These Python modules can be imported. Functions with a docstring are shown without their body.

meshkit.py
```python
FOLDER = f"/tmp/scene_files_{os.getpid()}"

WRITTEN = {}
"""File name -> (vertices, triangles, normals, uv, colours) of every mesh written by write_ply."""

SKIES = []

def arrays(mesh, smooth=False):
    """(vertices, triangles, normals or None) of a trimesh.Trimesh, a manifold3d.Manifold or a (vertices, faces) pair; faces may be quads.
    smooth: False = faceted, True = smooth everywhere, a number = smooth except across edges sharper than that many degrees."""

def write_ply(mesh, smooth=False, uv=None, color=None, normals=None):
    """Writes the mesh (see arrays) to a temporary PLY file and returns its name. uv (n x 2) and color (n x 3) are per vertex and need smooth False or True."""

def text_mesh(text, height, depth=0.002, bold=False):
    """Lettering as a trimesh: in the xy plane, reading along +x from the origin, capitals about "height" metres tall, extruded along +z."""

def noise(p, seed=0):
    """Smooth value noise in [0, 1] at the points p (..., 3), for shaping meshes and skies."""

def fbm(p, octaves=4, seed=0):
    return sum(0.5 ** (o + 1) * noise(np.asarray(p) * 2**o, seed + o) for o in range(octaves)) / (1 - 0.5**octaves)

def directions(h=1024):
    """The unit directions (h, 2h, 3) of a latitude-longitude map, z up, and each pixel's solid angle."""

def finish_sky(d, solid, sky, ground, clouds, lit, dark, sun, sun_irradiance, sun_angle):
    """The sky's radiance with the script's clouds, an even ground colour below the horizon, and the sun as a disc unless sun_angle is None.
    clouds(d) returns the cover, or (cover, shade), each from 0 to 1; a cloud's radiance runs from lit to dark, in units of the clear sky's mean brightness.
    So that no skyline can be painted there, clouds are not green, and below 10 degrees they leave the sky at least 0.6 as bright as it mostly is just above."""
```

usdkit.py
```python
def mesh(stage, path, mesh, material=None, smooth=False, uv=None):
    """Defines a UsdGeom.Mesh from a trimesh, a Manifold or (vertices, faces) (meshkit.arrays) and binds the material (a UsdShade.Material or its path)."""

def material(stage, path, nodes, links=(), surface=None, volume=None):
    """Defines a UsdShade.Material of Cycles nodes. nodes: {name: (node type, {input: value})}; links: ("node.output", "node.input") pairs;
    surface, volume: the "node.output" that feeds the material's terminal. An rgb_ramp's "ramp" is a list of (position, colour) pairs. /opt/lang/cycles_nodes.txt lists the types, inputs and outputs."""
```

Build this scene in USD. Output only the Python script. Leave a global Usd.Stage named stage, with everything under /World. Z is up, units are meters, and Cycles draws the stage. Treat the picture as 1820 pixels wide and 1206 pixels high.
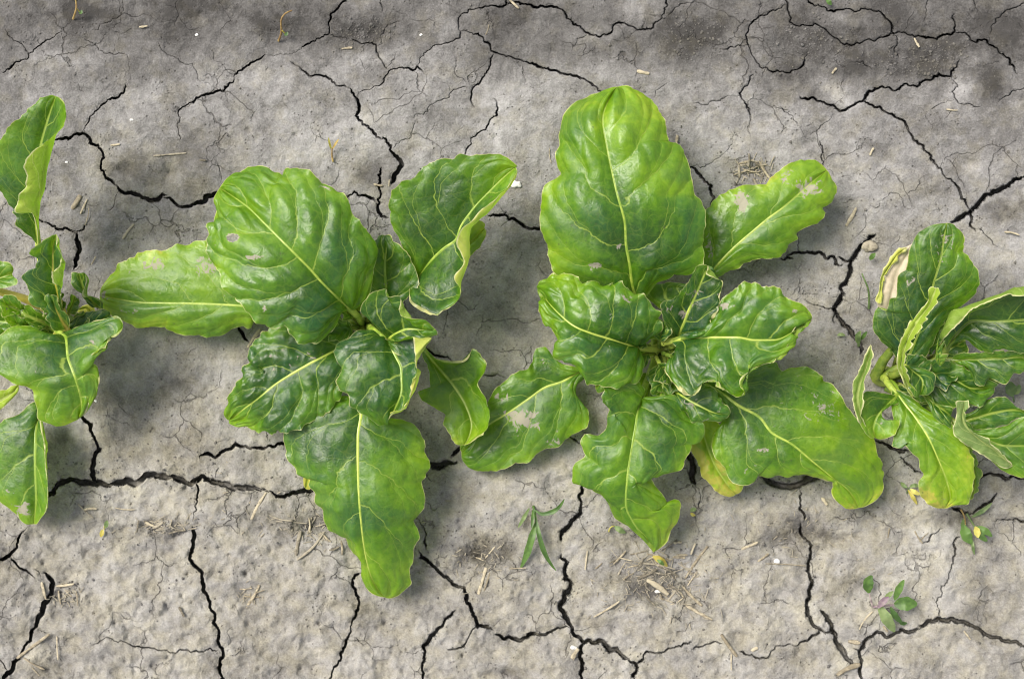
import math, random
import numpy as np
import trimesh
from scipy.spatial import Delaunay, cKDTree
from scipy.interpolate import PchipInterpolator
from scipy.ndimage import gaussian_filter1d
from pxr import Usd, UsdGeom, UsdLux, UsdShade, Gf, Sdf, Vt
import usdkit
from meshkit import noise, fbm

stage = Usd.Stage.CreateInMemory()
UsdGeom.SetStageUpAxis(stage, "Z")
UsdGeom.SetStageMetersPerUnit(stage, 1.0)
UsdGeom.Xform.Define(stage, "/World")
LOOKS = "/World/Looks"
UsdGeom.Scope.Define(stage, LOOKS)

# ------------------------------------------------------------------ camera
WIDE, CAM_H = 0.62, 0.90            # metres of ground across the picture, camera height
PW, PH = 1820.0, 1206.0
cam = UsdGeom.Camera.Define(stage, "/World/camera")
cam.AddTranslateOp().Set(Gf.Vec3d(0, 0, CAM_H))
cam.CreateHorizontalApertureAttr(36.0)
cam.CreateFocalLengthAttr(36.0 * CAM_H / WIDE)
cam.CreateFStopAttr(9.0)
cam.CreateFocusDistanceAttr(CAM_H - 0.048)
cam.CreateClippingRangeAttr(Gf.Vec2f(0.02, 1000.0))
cam.CreateExposureAttr(1.93)

# ------------------------------------------------------------------ sky and sun (bright overcast, light from the upper left)
SUN_EL, SUN_AZ = math.radians(56), math.atan2(-0.84, 0.54)      # azimuth = atan2(x, y) of the direction towards the sun
sky = UsdLux.DomeLight.Define(stage, "/World/sky")
usdkit.material(stage, LOOKS + "/sky_look", {
    "sky": ("sky_texture", {"sky_type": "single_scattering", "sun_disc": False, "sun_elevation": SUN_EL, "sun_rotation": SUN_AZ, "aerosol_density": 2.0}),
    "dir": ("texture_coordinate", {}),
    "cloud": ("noise_texture", {"scale": 2.2, "detail": 4.0, "roughness": 0.5}),
    "cover": ("map_range", {"range_type": "smoothstep", "from_min": 0.30, "from_max": 0.62, "to_min": 0.45, "to_max": 0.92, "clamp": True}),
    "grey": ("rgb_to_bw", {}),
    "lift": ("math", {"math_type": "multiply", "value2": 1.15}),
    "white": ("combine_color", {"color_type": "rgb"}),
    "mix": ("mix_color", {}),
    "bg": ("background_shader", {"strength": 0.074}),
}, [("dir.generated", "cloud.vector"), ("cloud.fac", "cover.value"), ("sky.color", "grey.color"), ("grey.val", "lift.value1"), ("lift.value", "white.r"), ("lift.value", "white.g"), ("lift.value", "white.b"),
    ("cover.result", "mix.fac"), ("sky.color", "mix.a"), ("white.color", "mix.b"), ("mix.result", "bg.color")], surface="bg.background")
UsdShade.MaterialBindingAPI.Apply(sky.GetPrim()).Bind(UsdShade.Material.Get(stage, LOOKS + "/sky_look"))
sky.GetPrim().SetCustomDataByKey("kind", "structure")
sun = UsdLux.DistantLight.Define(stage, "/World/sun")
sun.CreateIntensityAttr(0.42)
sun.CreateAngleAttr(27.0)
sun.CreateColorAttr(Gf.Vec3f(1.0, 0.94, 0.84))
sun.GetPrim().GetAttribute("inputs:normalize").Set(True) if sun.GetPrim().HasAttribute("inputs:normalize") else sun.CreateNormalizeAttr(True)
_d = Gf.Vec3d(math.sin(SUN_AZ) * math.cos(SUN_EL), math.cos(SUN_AZ) * math.cos(SUN_EL), math.sin(SUN_EL))
sun.AddTransformOp().Set(Gf.Matrix4d().SetRotate(Gf.Rotation(Gf.Vec3d(0, 0, 1), _d)))

# ------------------------------------------------------------------ helpers
MM_PX = WIDE / PW * 1000.0          # millimetres of ground per picture pixel

def to_world(px, z):
    """Points given as places in the view and heights in metres -> world."""
    px, z = np.asarray(px, float), np.asarray(z, float)
    k = WIDE / PW * (CAM_H - z) / CAM_H
    return np.stack([(px[..., 0] - PW / 2) * k, -(px[..., 1] - PH / 2) * k, z], -1)

COUNT = {}
def numbered(path):
    k = COUNT.get(path, -1) + 1
    COUNT[path] = k
    return path if k == 0 else f"{path}_{k:03d}"

def tag(prim, label=None, category=None, group=None, kind=None):
    for k, v in (("label", label), ("category", category), ("group", group), ("kind", kind)):
        if v:
            prim.SetCustomDataByKey(k, v)
    return prim

def thing(name, label, category, group=None, at=(0, 0, 0)):
    x = UsdGeom.Xform.Define(stage, numbered("/World/" + name))
    x.AddTranslateOp().Set(Gf.Vec3d(*map(float, at)))
    return tag(x.GetPrim(), label, category, group)

def obj(name, mesh, mat, parent=None, smooth=True, attrs=None, origin=None):
    """One Mesh prim under parent (or /World)."""
    path = numbered((str(parent.GetPath()) if parent else "/World") + "/" + name)
    v, f = (mesh.vertices, mesh.faces) if hasattr(mesh, "vertices") else mesh
    v = np.asarray(v, float)
    if origin is not None:
        v = v - np.asarray(origin)
    m = usdkit.mesh(stage, path, (v, f), mat, smooth=smooth)
    if attrs:
        api = UsdGeom.PrimvarsAPI(m)
        for k, a in attrs.items():
            api.CreatePrimvar(k, Sdf.ValueTypeNames.FloatArray, "vertex").Set(Vt.FloatArray.FromNumpy(np.asarray(a, np.float32)))
    return m.GetPrim()

class Graph:
    """Small writer of Cycles node graphs: r = g.math('add', a, b) ..."""
    def __init__(s):
        s.nodes, s.links = {}, []
    def n(s, kind, out, **inp):
        name = f"n{len(s.nodes)}"
        vals = {}
        for k, v in inp.items():
            if isinstance(v, R):
                s.links.append((v.s, f"{name}.{k}"))
            else:
                vals[k] = v
        s.nodes[name] = (kind, vals)
        return R(f"{name}.{out}")
    def math(s, op, a, b=0.5, c=0.0, clamp=False):
        return s.n("math", "value", math_type=op, value1=a, value2=b, value3=c, use_clamp=clamp)
    def mix(s, fac, a, b, blend="mix"):
        return s.n("mix_color", "result", blend_type=blend, fac=fac, a=a, b=b)
    def rng(s, v, a, b, c=0.0, d=1.0, kind="smoothstep"):
        return s.n("map_range", "result", range_type=kind, value=v, from_min=a, from_max=b, to_min=c, to_max=d, clamp=True)
    def noise(s, vec, scale, detail=3.0, rough=0.55, dist=0.0):
        return s.n("noise_texture", "fac", vector=vec, scale=scale, detail=detail, roughness=rough, distortion=dist)
    def attr(s, name):
        return s.n("attribute", "fac", attribute=name)
    def make(s, name, surface):
        return usdkit.material(stage, f"{LOOKS}/{name}", s.nodes, s.links, surface=surface.s)
class R:
    def __init__(s, v):
        s.s = v

# ------------------------------------------------------------------ materials
def soil_look():
    g = Graph()
    pos = g.n("geometry", "position")
    tone, warm = g.attr("tone"), g.attr("warm")
    fine = g.noise(pos, 900.0, 5.0, 0.7)
    mid = g.noise(pos, 160.0, 5.0, 0.62, 0.4)
    big = g.noise(pos, 30.0, 4.0, 0.6, 0.6)
    t = g.math("add", g.math("multiply_add", fine, 0.62, tone), g.math("multiply_add", mid, 0.42, g.math("multiply", big, 0.22)))
    t = g.math("subtract", t, 0.63)
    cool = g.n("rgb_ramp", "color", fac=t, ramp=[(0.0, (0.045, 0.042, 0.040)), (0.3, (0.125, 0.119, 0.116)), (0.55, (0.240, 0.232, 0.229)), (0.8, (0.35, 0.343, 0.341)), (1.0, (0.48, 0.472, 0.468))])
    hot = g.n("rgb_ramp", "color", fac=t, ramp=[(0.0, (0.05, 0.044, 0.031)), (0.3, (0.135, 0.122, 0.092)), (0.55, (0.25, 0.231, 0.182)), (0.8, (0.37, 0.347, 0.28)), (1.0, (0.50, 0.473, 0.385))])
    wn = g.math("add", warm, g.rng(g.noise(pos, 70.0, 4.0, 0.65), 0.35, 0.7, -0.3, 0.35), clamp=True)
    col = g.mix(wn, cool, hot)
    sp = g.n("voronoi_texture", "distance", vector=pos, scale=330.0, feature="f1", randomness=1.0)
    pit = g.math("multiply", g.rng(sp, 0.1, 0.24, 1.0, 0.0), g.rng(g.noise(pos, 55.0, 2.0), 0.52, 0.64))
    col = g.mix(g.math("multiply", pit, 0.55), col, (0.07, 0.062, 0.052))
    wp = g.n("vector_math", "vector", math_type="add", vector1=pos, vector2=g.n("vector_math", "vector", math_type="scale", vector1=g.n("noise_texture", "color", vector=pos, scale=60.0, detail=4.0), scale=0.018))
    hair = g.n("voronoi_texture", "distance", vector=wp, scale=38.0, feature="distance_to_edge")
    hair = g.math("multiply", g.rng(hair, 0.004, 0.016, 1.0, 0.0), g.rng(g.noise(pos, 24.0, 3.0), 0.50, 0.60))
    col = g.mix(g.math("multiply", hair, 0.6), col, (0.045, 0.04, 0.035))
    h = g.math("add", g.math("multiply", fine, 0.35), g.math("multiply", mid, 1.0))
    h = g.math("subtract", h, g.math("multiply", hair, 0.7))
    h = g.math("subtract", h, g.math("multiply", pit, 0.5))
    bump = g.n("bump", "normal", height=h, strength=0.9, distance=0.0026)
    p = g.n("principled_bsdf", "BSDF", base_color=col, roughness=0.88, normal=bump, specular_ior_level=0.25, diffuse_roughness=0.4)
    return g.make("dry_soil", p)

def leaf_look():
    g = Graph()
    pos, back = g.n("geometry", "position"), g.n("geometry", "backfacing")
    lu, lat, fork, spc = g.attr("across"), g.attr("lateral"), g.attr("fork"), g.attr("spacing")
    mm, edge, hurt, tint = g.attr("from_rib"), g.attr("from_edge"), g.attr("damage"), g.attr("tint")
    au = g.math("absolute", lu)
    wob = g.math("subtract", g.noise(pos, 75.0, 3.0, 0.6), 0.5)
    lat2 = g.math("multiply_add", wob, 0.45, lat)
    def line(phase):
        fr = g.math("absolute", g.math("subtract", g.math("fraction", phase), 0.5))
        return g.math("multiply", g.math("subtract", 0.5, fr), spc)
    d1 = line(lat2)
    d2 = line(g.math("subtract", lat2, fork))
    width = g.math("subtract", 0.66, g.math("multiply", au, 0.46))
    v1 = g.rng(g.math("divide", d1, width), 0.25, 1.0, 1.0, 0.0)
    v2 = g.math("multiply", g.rng(g.math("divide", d2, width), 0.2, 0.9, 0.75, 0.0), g.rng(au, 0.35, 0.5))
    vm = g.rng(g.math("absolute", mm), 0.7, 1.5, 1.0, 0.0)
    # fine net of small veins
    warp = g.n("vector_math", "vector", math_type="add", vector1=pos, vector2=g.n("vector_math", "vector", math_type="scale", vector1=g.n("noise_texture", "color", vector=pos, scale=160.0, detail=2.0), scale=0.006))
    net = g.n("voronoi_texture", "distance", vector=warp, scale=120.0, feature="distance_to_edge")
    net2 = g.n("voronoi_texture", "distance", vector=warp, scale=420.0, feature="distance_to_edge")
    vn = g.rng(net, 0.0, 0.05, 0.22, 0.0)
    vn2 = g.rng(net2, 0.0, 0.12, 0.10, 0.0)
    v1 = g.math("multiply", v1, g.rng(g.noise(pos, 45.0, 2.0), 0.25, 0.6, 0.45, 1.0))
    vein = g.math("maximum", g.math("maximum", v1, v2), g.math("maximum", g.math("maximum", vn, vn2), vm))
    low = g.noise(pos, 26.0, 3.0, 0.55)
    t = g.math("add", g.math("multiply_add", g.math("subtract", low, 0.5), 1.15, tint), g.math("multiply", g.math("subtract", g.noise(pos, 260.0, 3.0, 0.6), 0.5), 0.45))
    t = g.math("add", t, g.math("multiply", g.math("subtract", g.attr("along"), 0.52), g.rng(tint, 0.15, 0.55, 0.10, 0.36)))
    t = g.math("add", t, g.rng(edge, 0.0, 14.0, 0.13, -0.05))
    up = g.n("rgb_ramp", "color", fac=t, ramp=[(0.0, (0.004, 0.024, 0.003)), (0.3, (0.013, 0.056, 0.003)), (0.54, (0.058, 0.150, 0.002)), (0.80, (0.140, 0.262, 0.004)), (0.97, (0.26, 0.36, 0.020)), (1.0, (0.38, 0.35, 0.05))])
    sky_teal = g.rng(g.noise(pos, 34.0, 3.0, 0.5, 0.5), 0.50, 0.66, 0.0, 0.72)  # blue-green sky reflection painted into the leaf colour, in noise patches
    up = g.mix(sky_teal, up, g.mix(0.6, up, (0.005, 0.058, 0.026)))
    up = g.mix(g.math("multiply", vein, 0.8), up, (0.24, 0.33, 0.045))
    # margin, browned spots and dried soil
    rim = g.math("multiply", g.rng(edge, 0.05, 0.45, 1.0, 0.0), g.rng(g.noise(pos, 60.0, 3.0), 0.35, 0.58, 0.25, 1.0))
    up = g.mix(rim, up, (0.46, 0.44, 0.19))
    dirtn = g.noise(pos, 210.0, 5.0, 0.68, 0.8)
    dirt = g.rng(g.math("add", dirtn, g.math("multiply", hurt, 0.42)), 0.725, 0.785)
    speckd = g.n("voronoi_texture", "distance", vector=pos, scale=260.0, feature="f1")
    speckn = g.rng(g.noise(pos, 40.0, 2.0), 0.56, 0.68)
    speck = g.math("multiply", g.rng(speckd, 0.10, 0.17, 1.0, 0.0), speckn)
    up = g.mix(g.math("multiply", speck, 0.75), up, (0.045, 0.055, 0.02))
    up = g.mix(g.math("multiply", dirt, 0.9), up, (0.215, 0.190, 0.150))
    tb = g.math("multiply_add", g.math("subtract", low, 0.5), 0.4, g.attr("back_tint"))
    dn = g.n("rgb_ramp", "color", fac=tb, ramp=[(0.0, (0.13, 0.18, 0.06)), (0.4, (0.12, 0.20, 0.03)), (0.7, (0.21, 0.30, 0.016)), (0.9, (0.42, 0.45, 0.08)), (1.0, (0.46, 0.37, 0.07))])
    dn = g.mix(g.math("multiply", vein, 0.45), dn, (0.50, 0.55, 0.2))
    dn = g.mix(g.rng(edge, 0.15, 0.8, 0.9, 0.0), dn, (0.55, 0.51, 0.28))
    dn = g.mix(g.math("multiply", speck, 0.45), dn, (0.2, 0.14, 0.06))
    col = g.mix(back, up, dn)
    sgn = g.math("multiply_add", back, -2.0, 1.0)
    h = g.math("multiply", g.math("add", g.rng(net, 0.0, 0.3, 0.0, 0.5), g.math("multiply", g.rng(net2, 0.0, 0.4), 0.22)), 1.0)
    h = g.math("subtract", h, g.math("multiply", g.math("maximum", v1, g.math("multiply", v2, 0.6)), 0.4))
    h = g.math("add", h, g.math("multiply", g.noise(pos, 1500.0, 2.0), 0.12))
    bump = g.n("bump", "normal", height=h, strength=0.30, distance=0.0009)
    rough = g.math("add", g.math("multiply_add", g.noise(pos, 120.0, 3.0), 0.14, g.rng(g.noise(pos, 22.0, 3.0), 0.35, 0.65, 0.32, 0.46)), g.math("multiply", g.math("maximum", dirt, back), 0.35))
    p = g.n("principled_bsdf", "BSDF", base_color=col, roughness=rough, normal=bump, specular_ior_level=0.58)
    tcol = g.n("rgb_ramp", "color", fac=t, ramp=[(0.0, (0.06, 0.20, 0.01)), (0.5, (0.24, 0.46, 0.006)), (1.0, (0.46, 0.60, 0.02))])
    tr = g.n("translucent_bsdf", "BSDF", color=g.mix(g.math("multiply", vein, 0.4), tcol, (0.35, 0.36, 0.05)), normal=bump)
    tf = g.math("multiply", g.math("subtract", 1.0, dirt), 0.36)
    return g.make("beet_leaf", g.n("mix_closure", "closure", fac=tf, closure1=p, closure2=tr))

def plain(name, c1, c2, scale=300.0, rough=0.6, spec=0.4, bumpd=0.0004, trans=0.0, stretch=None):
    g = Graph()
    pos = g.n("geometry", "position")
    nz = g.noise(pos, scale, 4.0, 0.6)
    rnd = g.n("object_info", "random")
    f = g.rng(g.math("add", nz, g.math("multiply", g.math("subtract", rnd, 0.5), 0.35)), 0.3, 0.7)
    col = g.mix(f, c1, c2)
    b = g.n("bump", "normal", height=nz, strength=0.4, distance=bumpd)
    p = g.n("principled_bsdf", "BSDF", base_color=col, roughness=rough, specular_ior_level=spec, normal=b)
    if trans:
        p = g.n("mix_closure", "closure", fac=trans, closure1=p, closure2=g.n("translucent_bsdf", "BSDF", color=g.mix(0.5, col, (0.3, 0.5, 0.05))))
    return g.make(name, p)

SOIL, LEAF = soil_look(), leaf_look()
PETIOLE = plain("petiole_green", (0.15, 0.24, 0.02), (0.32, 0.38, 0.06), 220.0, 0.42, 0.5)
PETIOLE_Y = plain("petiole_yellow", (0.30, 0.25, 0.025), (0.48, 0.40, 0.08), 200.0, 0.45, 0.5)
STRAW = plain("dry_straw", (0.15, 0.125, 0.085), (0.34, 0.295, 0.21), 500.0, 0.7, 0.3)
STRAW_D = plain("weathered_straw", (0.09, 0.078, 0.058), (0.25, 0.222, 0.17), 500.0, 0.8, 0.2)
STONE = plain("pale_stone", (0.42, 0.41, 0.39), (0.66, 0.65, 0.63), 700.0, 0.7, 0.3)
WEED = plain("weed_green", (0.035, 0.080, 0.018), (0.085, 0.16, 0.035), 300.0, 0.5, 0.4, trans=0.25)
WEED_P = plain("weed_pale_green", (0.08, 0.13, 0.045), (0.17, 0.22, 0.09), 300.0, 0.55, 0.4, trans=0.25)
WEED_Y = plain("weed_yellow", (0.30, 0.24, 0.04), (0.45, 0.40, 0.10), 300.0, 0.55, 0.4, trans=0.2)
WEED_V = plain("weed_purple", (0.13, 0.08, 0.11), (0.22, 0.18, 0.17), 300.0, 0.55, 0.4)
DRY = plain('dry_leaf', (0.30, 0.245, 0.185), (0.46, 0.39, 0.30), 160.0, 0.75, 0.2, trans=0.15)
PETIOLE_D = plain('petiole_dark', (0.07, 0.12, 0.012), (0.17, 0.21, 0.03), 200.0, 0.45, 0.5)
TWIG = plain("brown_twig", (0.16, 0.10, 0.04), (0.36, 0.26, 0.09), 300.0, 0.7, 0.3)
# ------------------------------------------------------------------ the ground: dried silt with shrinkage cracks
# each crack: widest opening in picture pixels, then the places it runs through
CRACKS = [
 (4, "5,130 20,120 35,110 51,103 51,95 65,85 78,76 95,67 110,57"), (3, "9,50 15,64 28,73 41,81 51,97"), (2, "28,122 38,140 44,155"),
 (3, "180,43 200,33 217,25 219,10 220,-6"), (2, "217,25 240,30 270,30 300,37"), (3, "165,53 180,43"),
 (3, "150,68 170,80 185,95 205,97 225,98 232,107"), (2.5, "282,76 300,98 320,110 343,113 350,128 370,147 382,155"),
 (2.5, "374,87 380,105 400,120 408,130 416,137"), (4.5, "416,137 430,125 445,112 472,97"), (2, "472,97 500,95 535,88"),
 (4.5, "535,88 550,78 570,68 585,60 584,40 597,18 620,-5"),
 (4.5, "418,134 416,143 400,155 385,162 365,168 350,173 340,182 325,190 317,198 315,220 318,240 319,250"), (2.2, "395,160 405,180 411,200"),
 (3, "585,60 600,66 625,73"), (4.5, "515,108 535,122 550,135 575,136 590,145 600,153 622,157"),
 (5.5, "222,150 220,165 200,174 185,184 172,197 160,207 155,220 147,235"), (1.6, "222,150 228,130 230,110"),
 (5.5, "97,249 115,245 122,247 135,238 147,237 160,245 162,255 175,258 182,270 184,276 180,290 185,305 197,320 210,333"),
 (7, "206,328 215,340 235,343 250,348 275,355 295,347"), (7, "290,350 310,360 330,367 347,362 365,350 385,343 397,336"), (2.4, "393,335 390,310 385,285"),
 (3, "210,338 205,355 197,372 190,378"), (3.6, "66,388 87,397 117,405 134,412 137,417"), (3, "137,412 150,407 156,399"), (6, "137,410 138,430 142,445 138,458 132,476"),
 (6.5, "622,157 630,172 638,187 633,205 645,222 663,234 682,246"), (8, "680,244 695,260 707,280 715,293 708,303 700,315 696,327"),
 (2.6, "700,263 710,255 732,243"), (1.6, "732,243 735,225 740,215"),
 (4, "636,170 650,160 665,153 680,148 685,135 693,125 710,120 740,118 760,135"), (4, "693,125 680,110 672,95 669,80 650,77 625,73"), (2.6, "669,80 680,78 683,55 690,43 712,38"),
 (3.6, "740,118 750,100 765,88 785,80 800,75 818,68 820,55"), (4.6, "820,57 815,50 815,33 820,25 840,17 865,12 885,13 900,8 903,-6"),
 (5, "820,55 835,58 850,60 862,75 872,85 885,95 905,100 925,107 935,110 955,118 985,125 1005,132 1025,135 1045,145 1060,155 1078,168"),
 (4.6, "900,8 925,8 940,8 975,12 1000,18 1015,35 1020,45 1040,57 1050,62 1070,63 1083,60 1090,47 1100,40 1120,47 1140,53 1160,50 1170,38 1180,25 1187,10 1187,-6"),
 (2.4, "1043,62 1025,75 1017,90"), (2.6, "868,15 865,25 863,31"), (2.6, "820,25 805,17 800,10 798,-5"),
 (5, "877,97 872,112 865,130 855,143 840,158 838,165 837,180 845,192"), (3, "838,160 828,154 815,157 800,165 800,173 785,178 770,185 755,200 735,210"), (2, "800,165 795,150 780,140"),
 (4.4, "826,278 833,260 843,243 857,232 870,215 884,205 883,190 878,175"), (5.5, "678,298 673,312 676,325 678,345 671,365 673,378 690,387"), (4.6, "600,346 630,340 645,347 665,355 671,362"),
 (5, "868,384 895,382 915,390 931,403 950,405 972,408"), (2, "1164,172 1175,155 1190,145"), (4, "674,-5 680,20"), (2.2, "700,18 720,25 740,37 770,37 778,52"),
 (3.4, "1187,28 1202,13 1220,5 1240,-5"), (1.6, "1228,5 1230,25 1237,45"),
 (4.4, "1395,8 1380,18 1355,27 1337,40 1330,55 1327,70 1332,85 1340,103 1350,118 1365,125 1390,127 1410,125 1428,115 1430,105 1435,95"), (4.4, "1327,80 1300,83 1285,88"), (2, "1428,116 1433,130"),
 (4.4, "1396,-5 1400,15 1405,32 1403,40 1415,47 1435,46 1450,42 1463,50 1475,62 1490,70 1502,80 1520,78 1550,72 1575,65 1588,60"),
 (4.4, "1432,-5 1440,5 1455,8 1470,20 1500,18 1530,15 1555,20 1573,32 1585,45 1588,60 1610,60 1635,65 1665,70 1690,62 1697,55 1697,40 1696,25"),
 (5.4, "1697,57 1720,63 1750,70 1770,85 1785,100 1795,115 1808,132"), (2.6, "1588,62 1595,75 1590,92 1597,105"), (3.4, "1640,42 1645,15 1650,-5"), (3.2, "1760,60 1770,40 1785,22 1800,14 1825,5"), (3, "1732,-5 1737,20"),
 (5.4, "1422,172 1440,175 1465,182 1485,190 1500,196 1515,188 1533,180 1540,170 1555,157 1580,155 1605,152 1630,155 1645,142 1660,135 1690,137 1700,120 1705,105"),
 (2.2, "1705,107 1735,117 1780,113"), (3.4, "1692,137 1702,155 1697,175 1710,185 1730,190 1745,188"), (2.2, "1695,178 1675,183 1655,195"), (3.4, "1773,183 1785,172 1800,162 1825,153"),
 (5.6, "1535,180 1553,190 1570,197 1590,208 1607,215 1612,225 1620,240 1637,257 1653,275 1663,292 1675,307 1685,318 1700,330 1707,345 1717,362 1727,374"),
 (7.5, "1690,395 1705,387 1720,380 1730,370 1745,355 1755,345 1775,338 1795,325 1826,308"), (4.4, "1728,375 1727,390 1724,400 1733,410"), (2.2, "1740,405 1748,415 1765,435 1778,442"),
 (4.2, "1340,132 1330,150 1315,165 1320,178 1330,192 1333,210"), (2.2, "1315,168 1295,170 1275,180 1235,183"), (2.2, "1305,240 1297,262 1280,280 1260,292 1245,300 1228,293"),
 (4.6, "1222,292 1240,308 1250,318 1265,330 1269,350 1262,372 1248,386"), (2.6, "1385,190 1400,200 1412,215 1425,232 1435,247"), (2.2, "1440,240 1455,230 1467,218 1480,205"), (3.2, "1455,250 1462,270 1464,300"), (2.2, "1510,112 1535,110 1550,122"),
 (5, "1386,461 1410,460"), (5.4, "1398,454 1420,448 1440,449 1457,448 1468,460 1485,470 1497,470"), (2.6, "1420,447 1419,425"), (4, "1490,457 1500,463 1515,462"),
 (6.4, "1556,417 1540,430 1528,440 1515,460 1512,476 1505,496 1499,523 1487,540 1482,550 1492,566 1502,579 1515,592 1524,602 1530,626"), (2.6, "1485,545 1465,546 1450,543 1430,533"), (2, "1484,553 1483,575"),
 (9, "1345,840 1365,855 1385,862 1405,865 1420,862 1432,855 1445,847 1462,842"), (3.6, "1417,866 1422,880 1422,895 1429,912 1430,922"),
 (5.6, "1422,925 1422,940 1428,955 1438,962 1442,970 1440,990 1437,1005 1438,1020 1444,1033 1438,1055 1433,1075 1434,1092 1443,1107 1457,1117 1480,1121"),
 (3.4, "1457,1118 1450,1127 1430,1138 1415,1147 1390,1147 1372,1155 1360,1168 1350,1170 1330,1163 1315,1157"), (3.8, "1285,1143 1267,1140 1250,1147 1230,1153"), (3.4, "1230,1140 1215,1142 1200,1150 1180,1158 1160,1158 1144,1165 1132,1178"),
 (6.6, "1459,1084 1470,1095 1478,1108 1484,1125 1490,1145 1500,1160 1508,1172 1517,1182"), (5.4, "1530,1212 1530,1180 1527,1155 1535,1143 1550,1130 1557,1123 1590,1125 1615,1123 1632,1117"),
 (5.6, "1636,1112 1650,1103 1668,1098 1685,1103 1715,1105 1735,1115 1755,1128 1775,1132 1792,1138 1826,1150"), (3, "1527,1152 1515,1150"), (3, "1669,1097 1668,1080 1673,1060 1683,1035 1690,1010 1695,970 1705,953"),
 (5, "1735,850 1742,848 1760,840 1775,843 1790,850 1826,848"), (4.4, "1722,914 1740,902 1755,895 1765,885 1772,875"), (4, "1690,904 1722,911"), (3.2, "1762,925 1785,922 1826,925"),
 (7, "1600,812 1607,820 1620,830 1637,840"), (6.5, "1555,780 1563,786 1590,797 1614,802"), (3.2, "1640,965 1655,950 1675,938"),
 (9.5, "84,882 100,865 112,855 130,852 150,856 165,860 190,862 210,857 225,853 245,857 256,848 262,843 280,845 305,846 325,853 345,855 375,852"),
 (8, "365,853 390,857 410,865 440,866 465,870 482,874"), (8.5, "480,872 492,882 508,882 520,875 540,872 568,868"),
 (7, "170,856 164,830 168,810 178,798 164,770 150,745 140,732"), (4, "350,855 350,880 350,905 345,922"),
 (5.6, "342,935 342,960 338,985 340,997 350,1008 360,1030 370,1060 373,1078 382,1090 383,1110 388,1135 394,1150 393,1180 390,1212"),
 (3.2, "387,1155 360,1157 320,1153 285,1155 260,1150 235,1147 215,1137 192,1132 180,1138 165,1146"), (5, "46,942 35,952 30,968 18,985 -6,992"), (4.2, "20,990 30,1003 42,1012 55,1020 62,1027"),
 (7, "78,1017 90,1028 92,1045 88,1060 80,1070 75,1090 65,1112 55,1130 48,1142 35,1165 25,1180 13,1195 6,1212"), (3, "60,1010 72,1025"), (3, "-5,1172 13,1190"), (2.2, "70,1118 90,1123"),
 (5.4, "355,813 370,805 395,802 410,797 428,793 464,795 487,793 515,784"), (2.2, "388,830 383,848"),
 (4.6, "583,1212 590,1195 600,1180 610,1155 620,1130 623,1112 632,1095 637,1078 633,1055 627,1042 627,1028 642,1018"), (1.6, "625,1130 655,1143 690,1150 720,1160 740,1160 748,1155"),
 (5.6, "750,1212 755,1170 753,1150 760,1140 772,1125 787,1110 797,1095 810,1084"), (3.2, "743,912 752,935 758,950 757,975"),
 (5.4, "745,978 760,995 775,1010 795,1025 812,1040 825,1043 830,1060 838,1080 843,1095 848,1112 865,1112 877,1119"), (5, "880,1127 905,1130 935,1132 955,1127 980,1122 1007,1112"), (3.2, "848,1113 838,1122 830,1138 820,1150 795,1153"),
 (5, "1035,862 1032,900 1023,918 1013,932 1000,943 997,960"), (6.6, "998,985 1008,1000 1003,1015 1015,1035 1003,1060 995,1078 1003,1095 1015,1112 1025,1130 1037,1140 1065,1137 1075,1143 1083,1155 1105,1163 1130,1178 1132,1190 1127,1203"),
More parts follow.
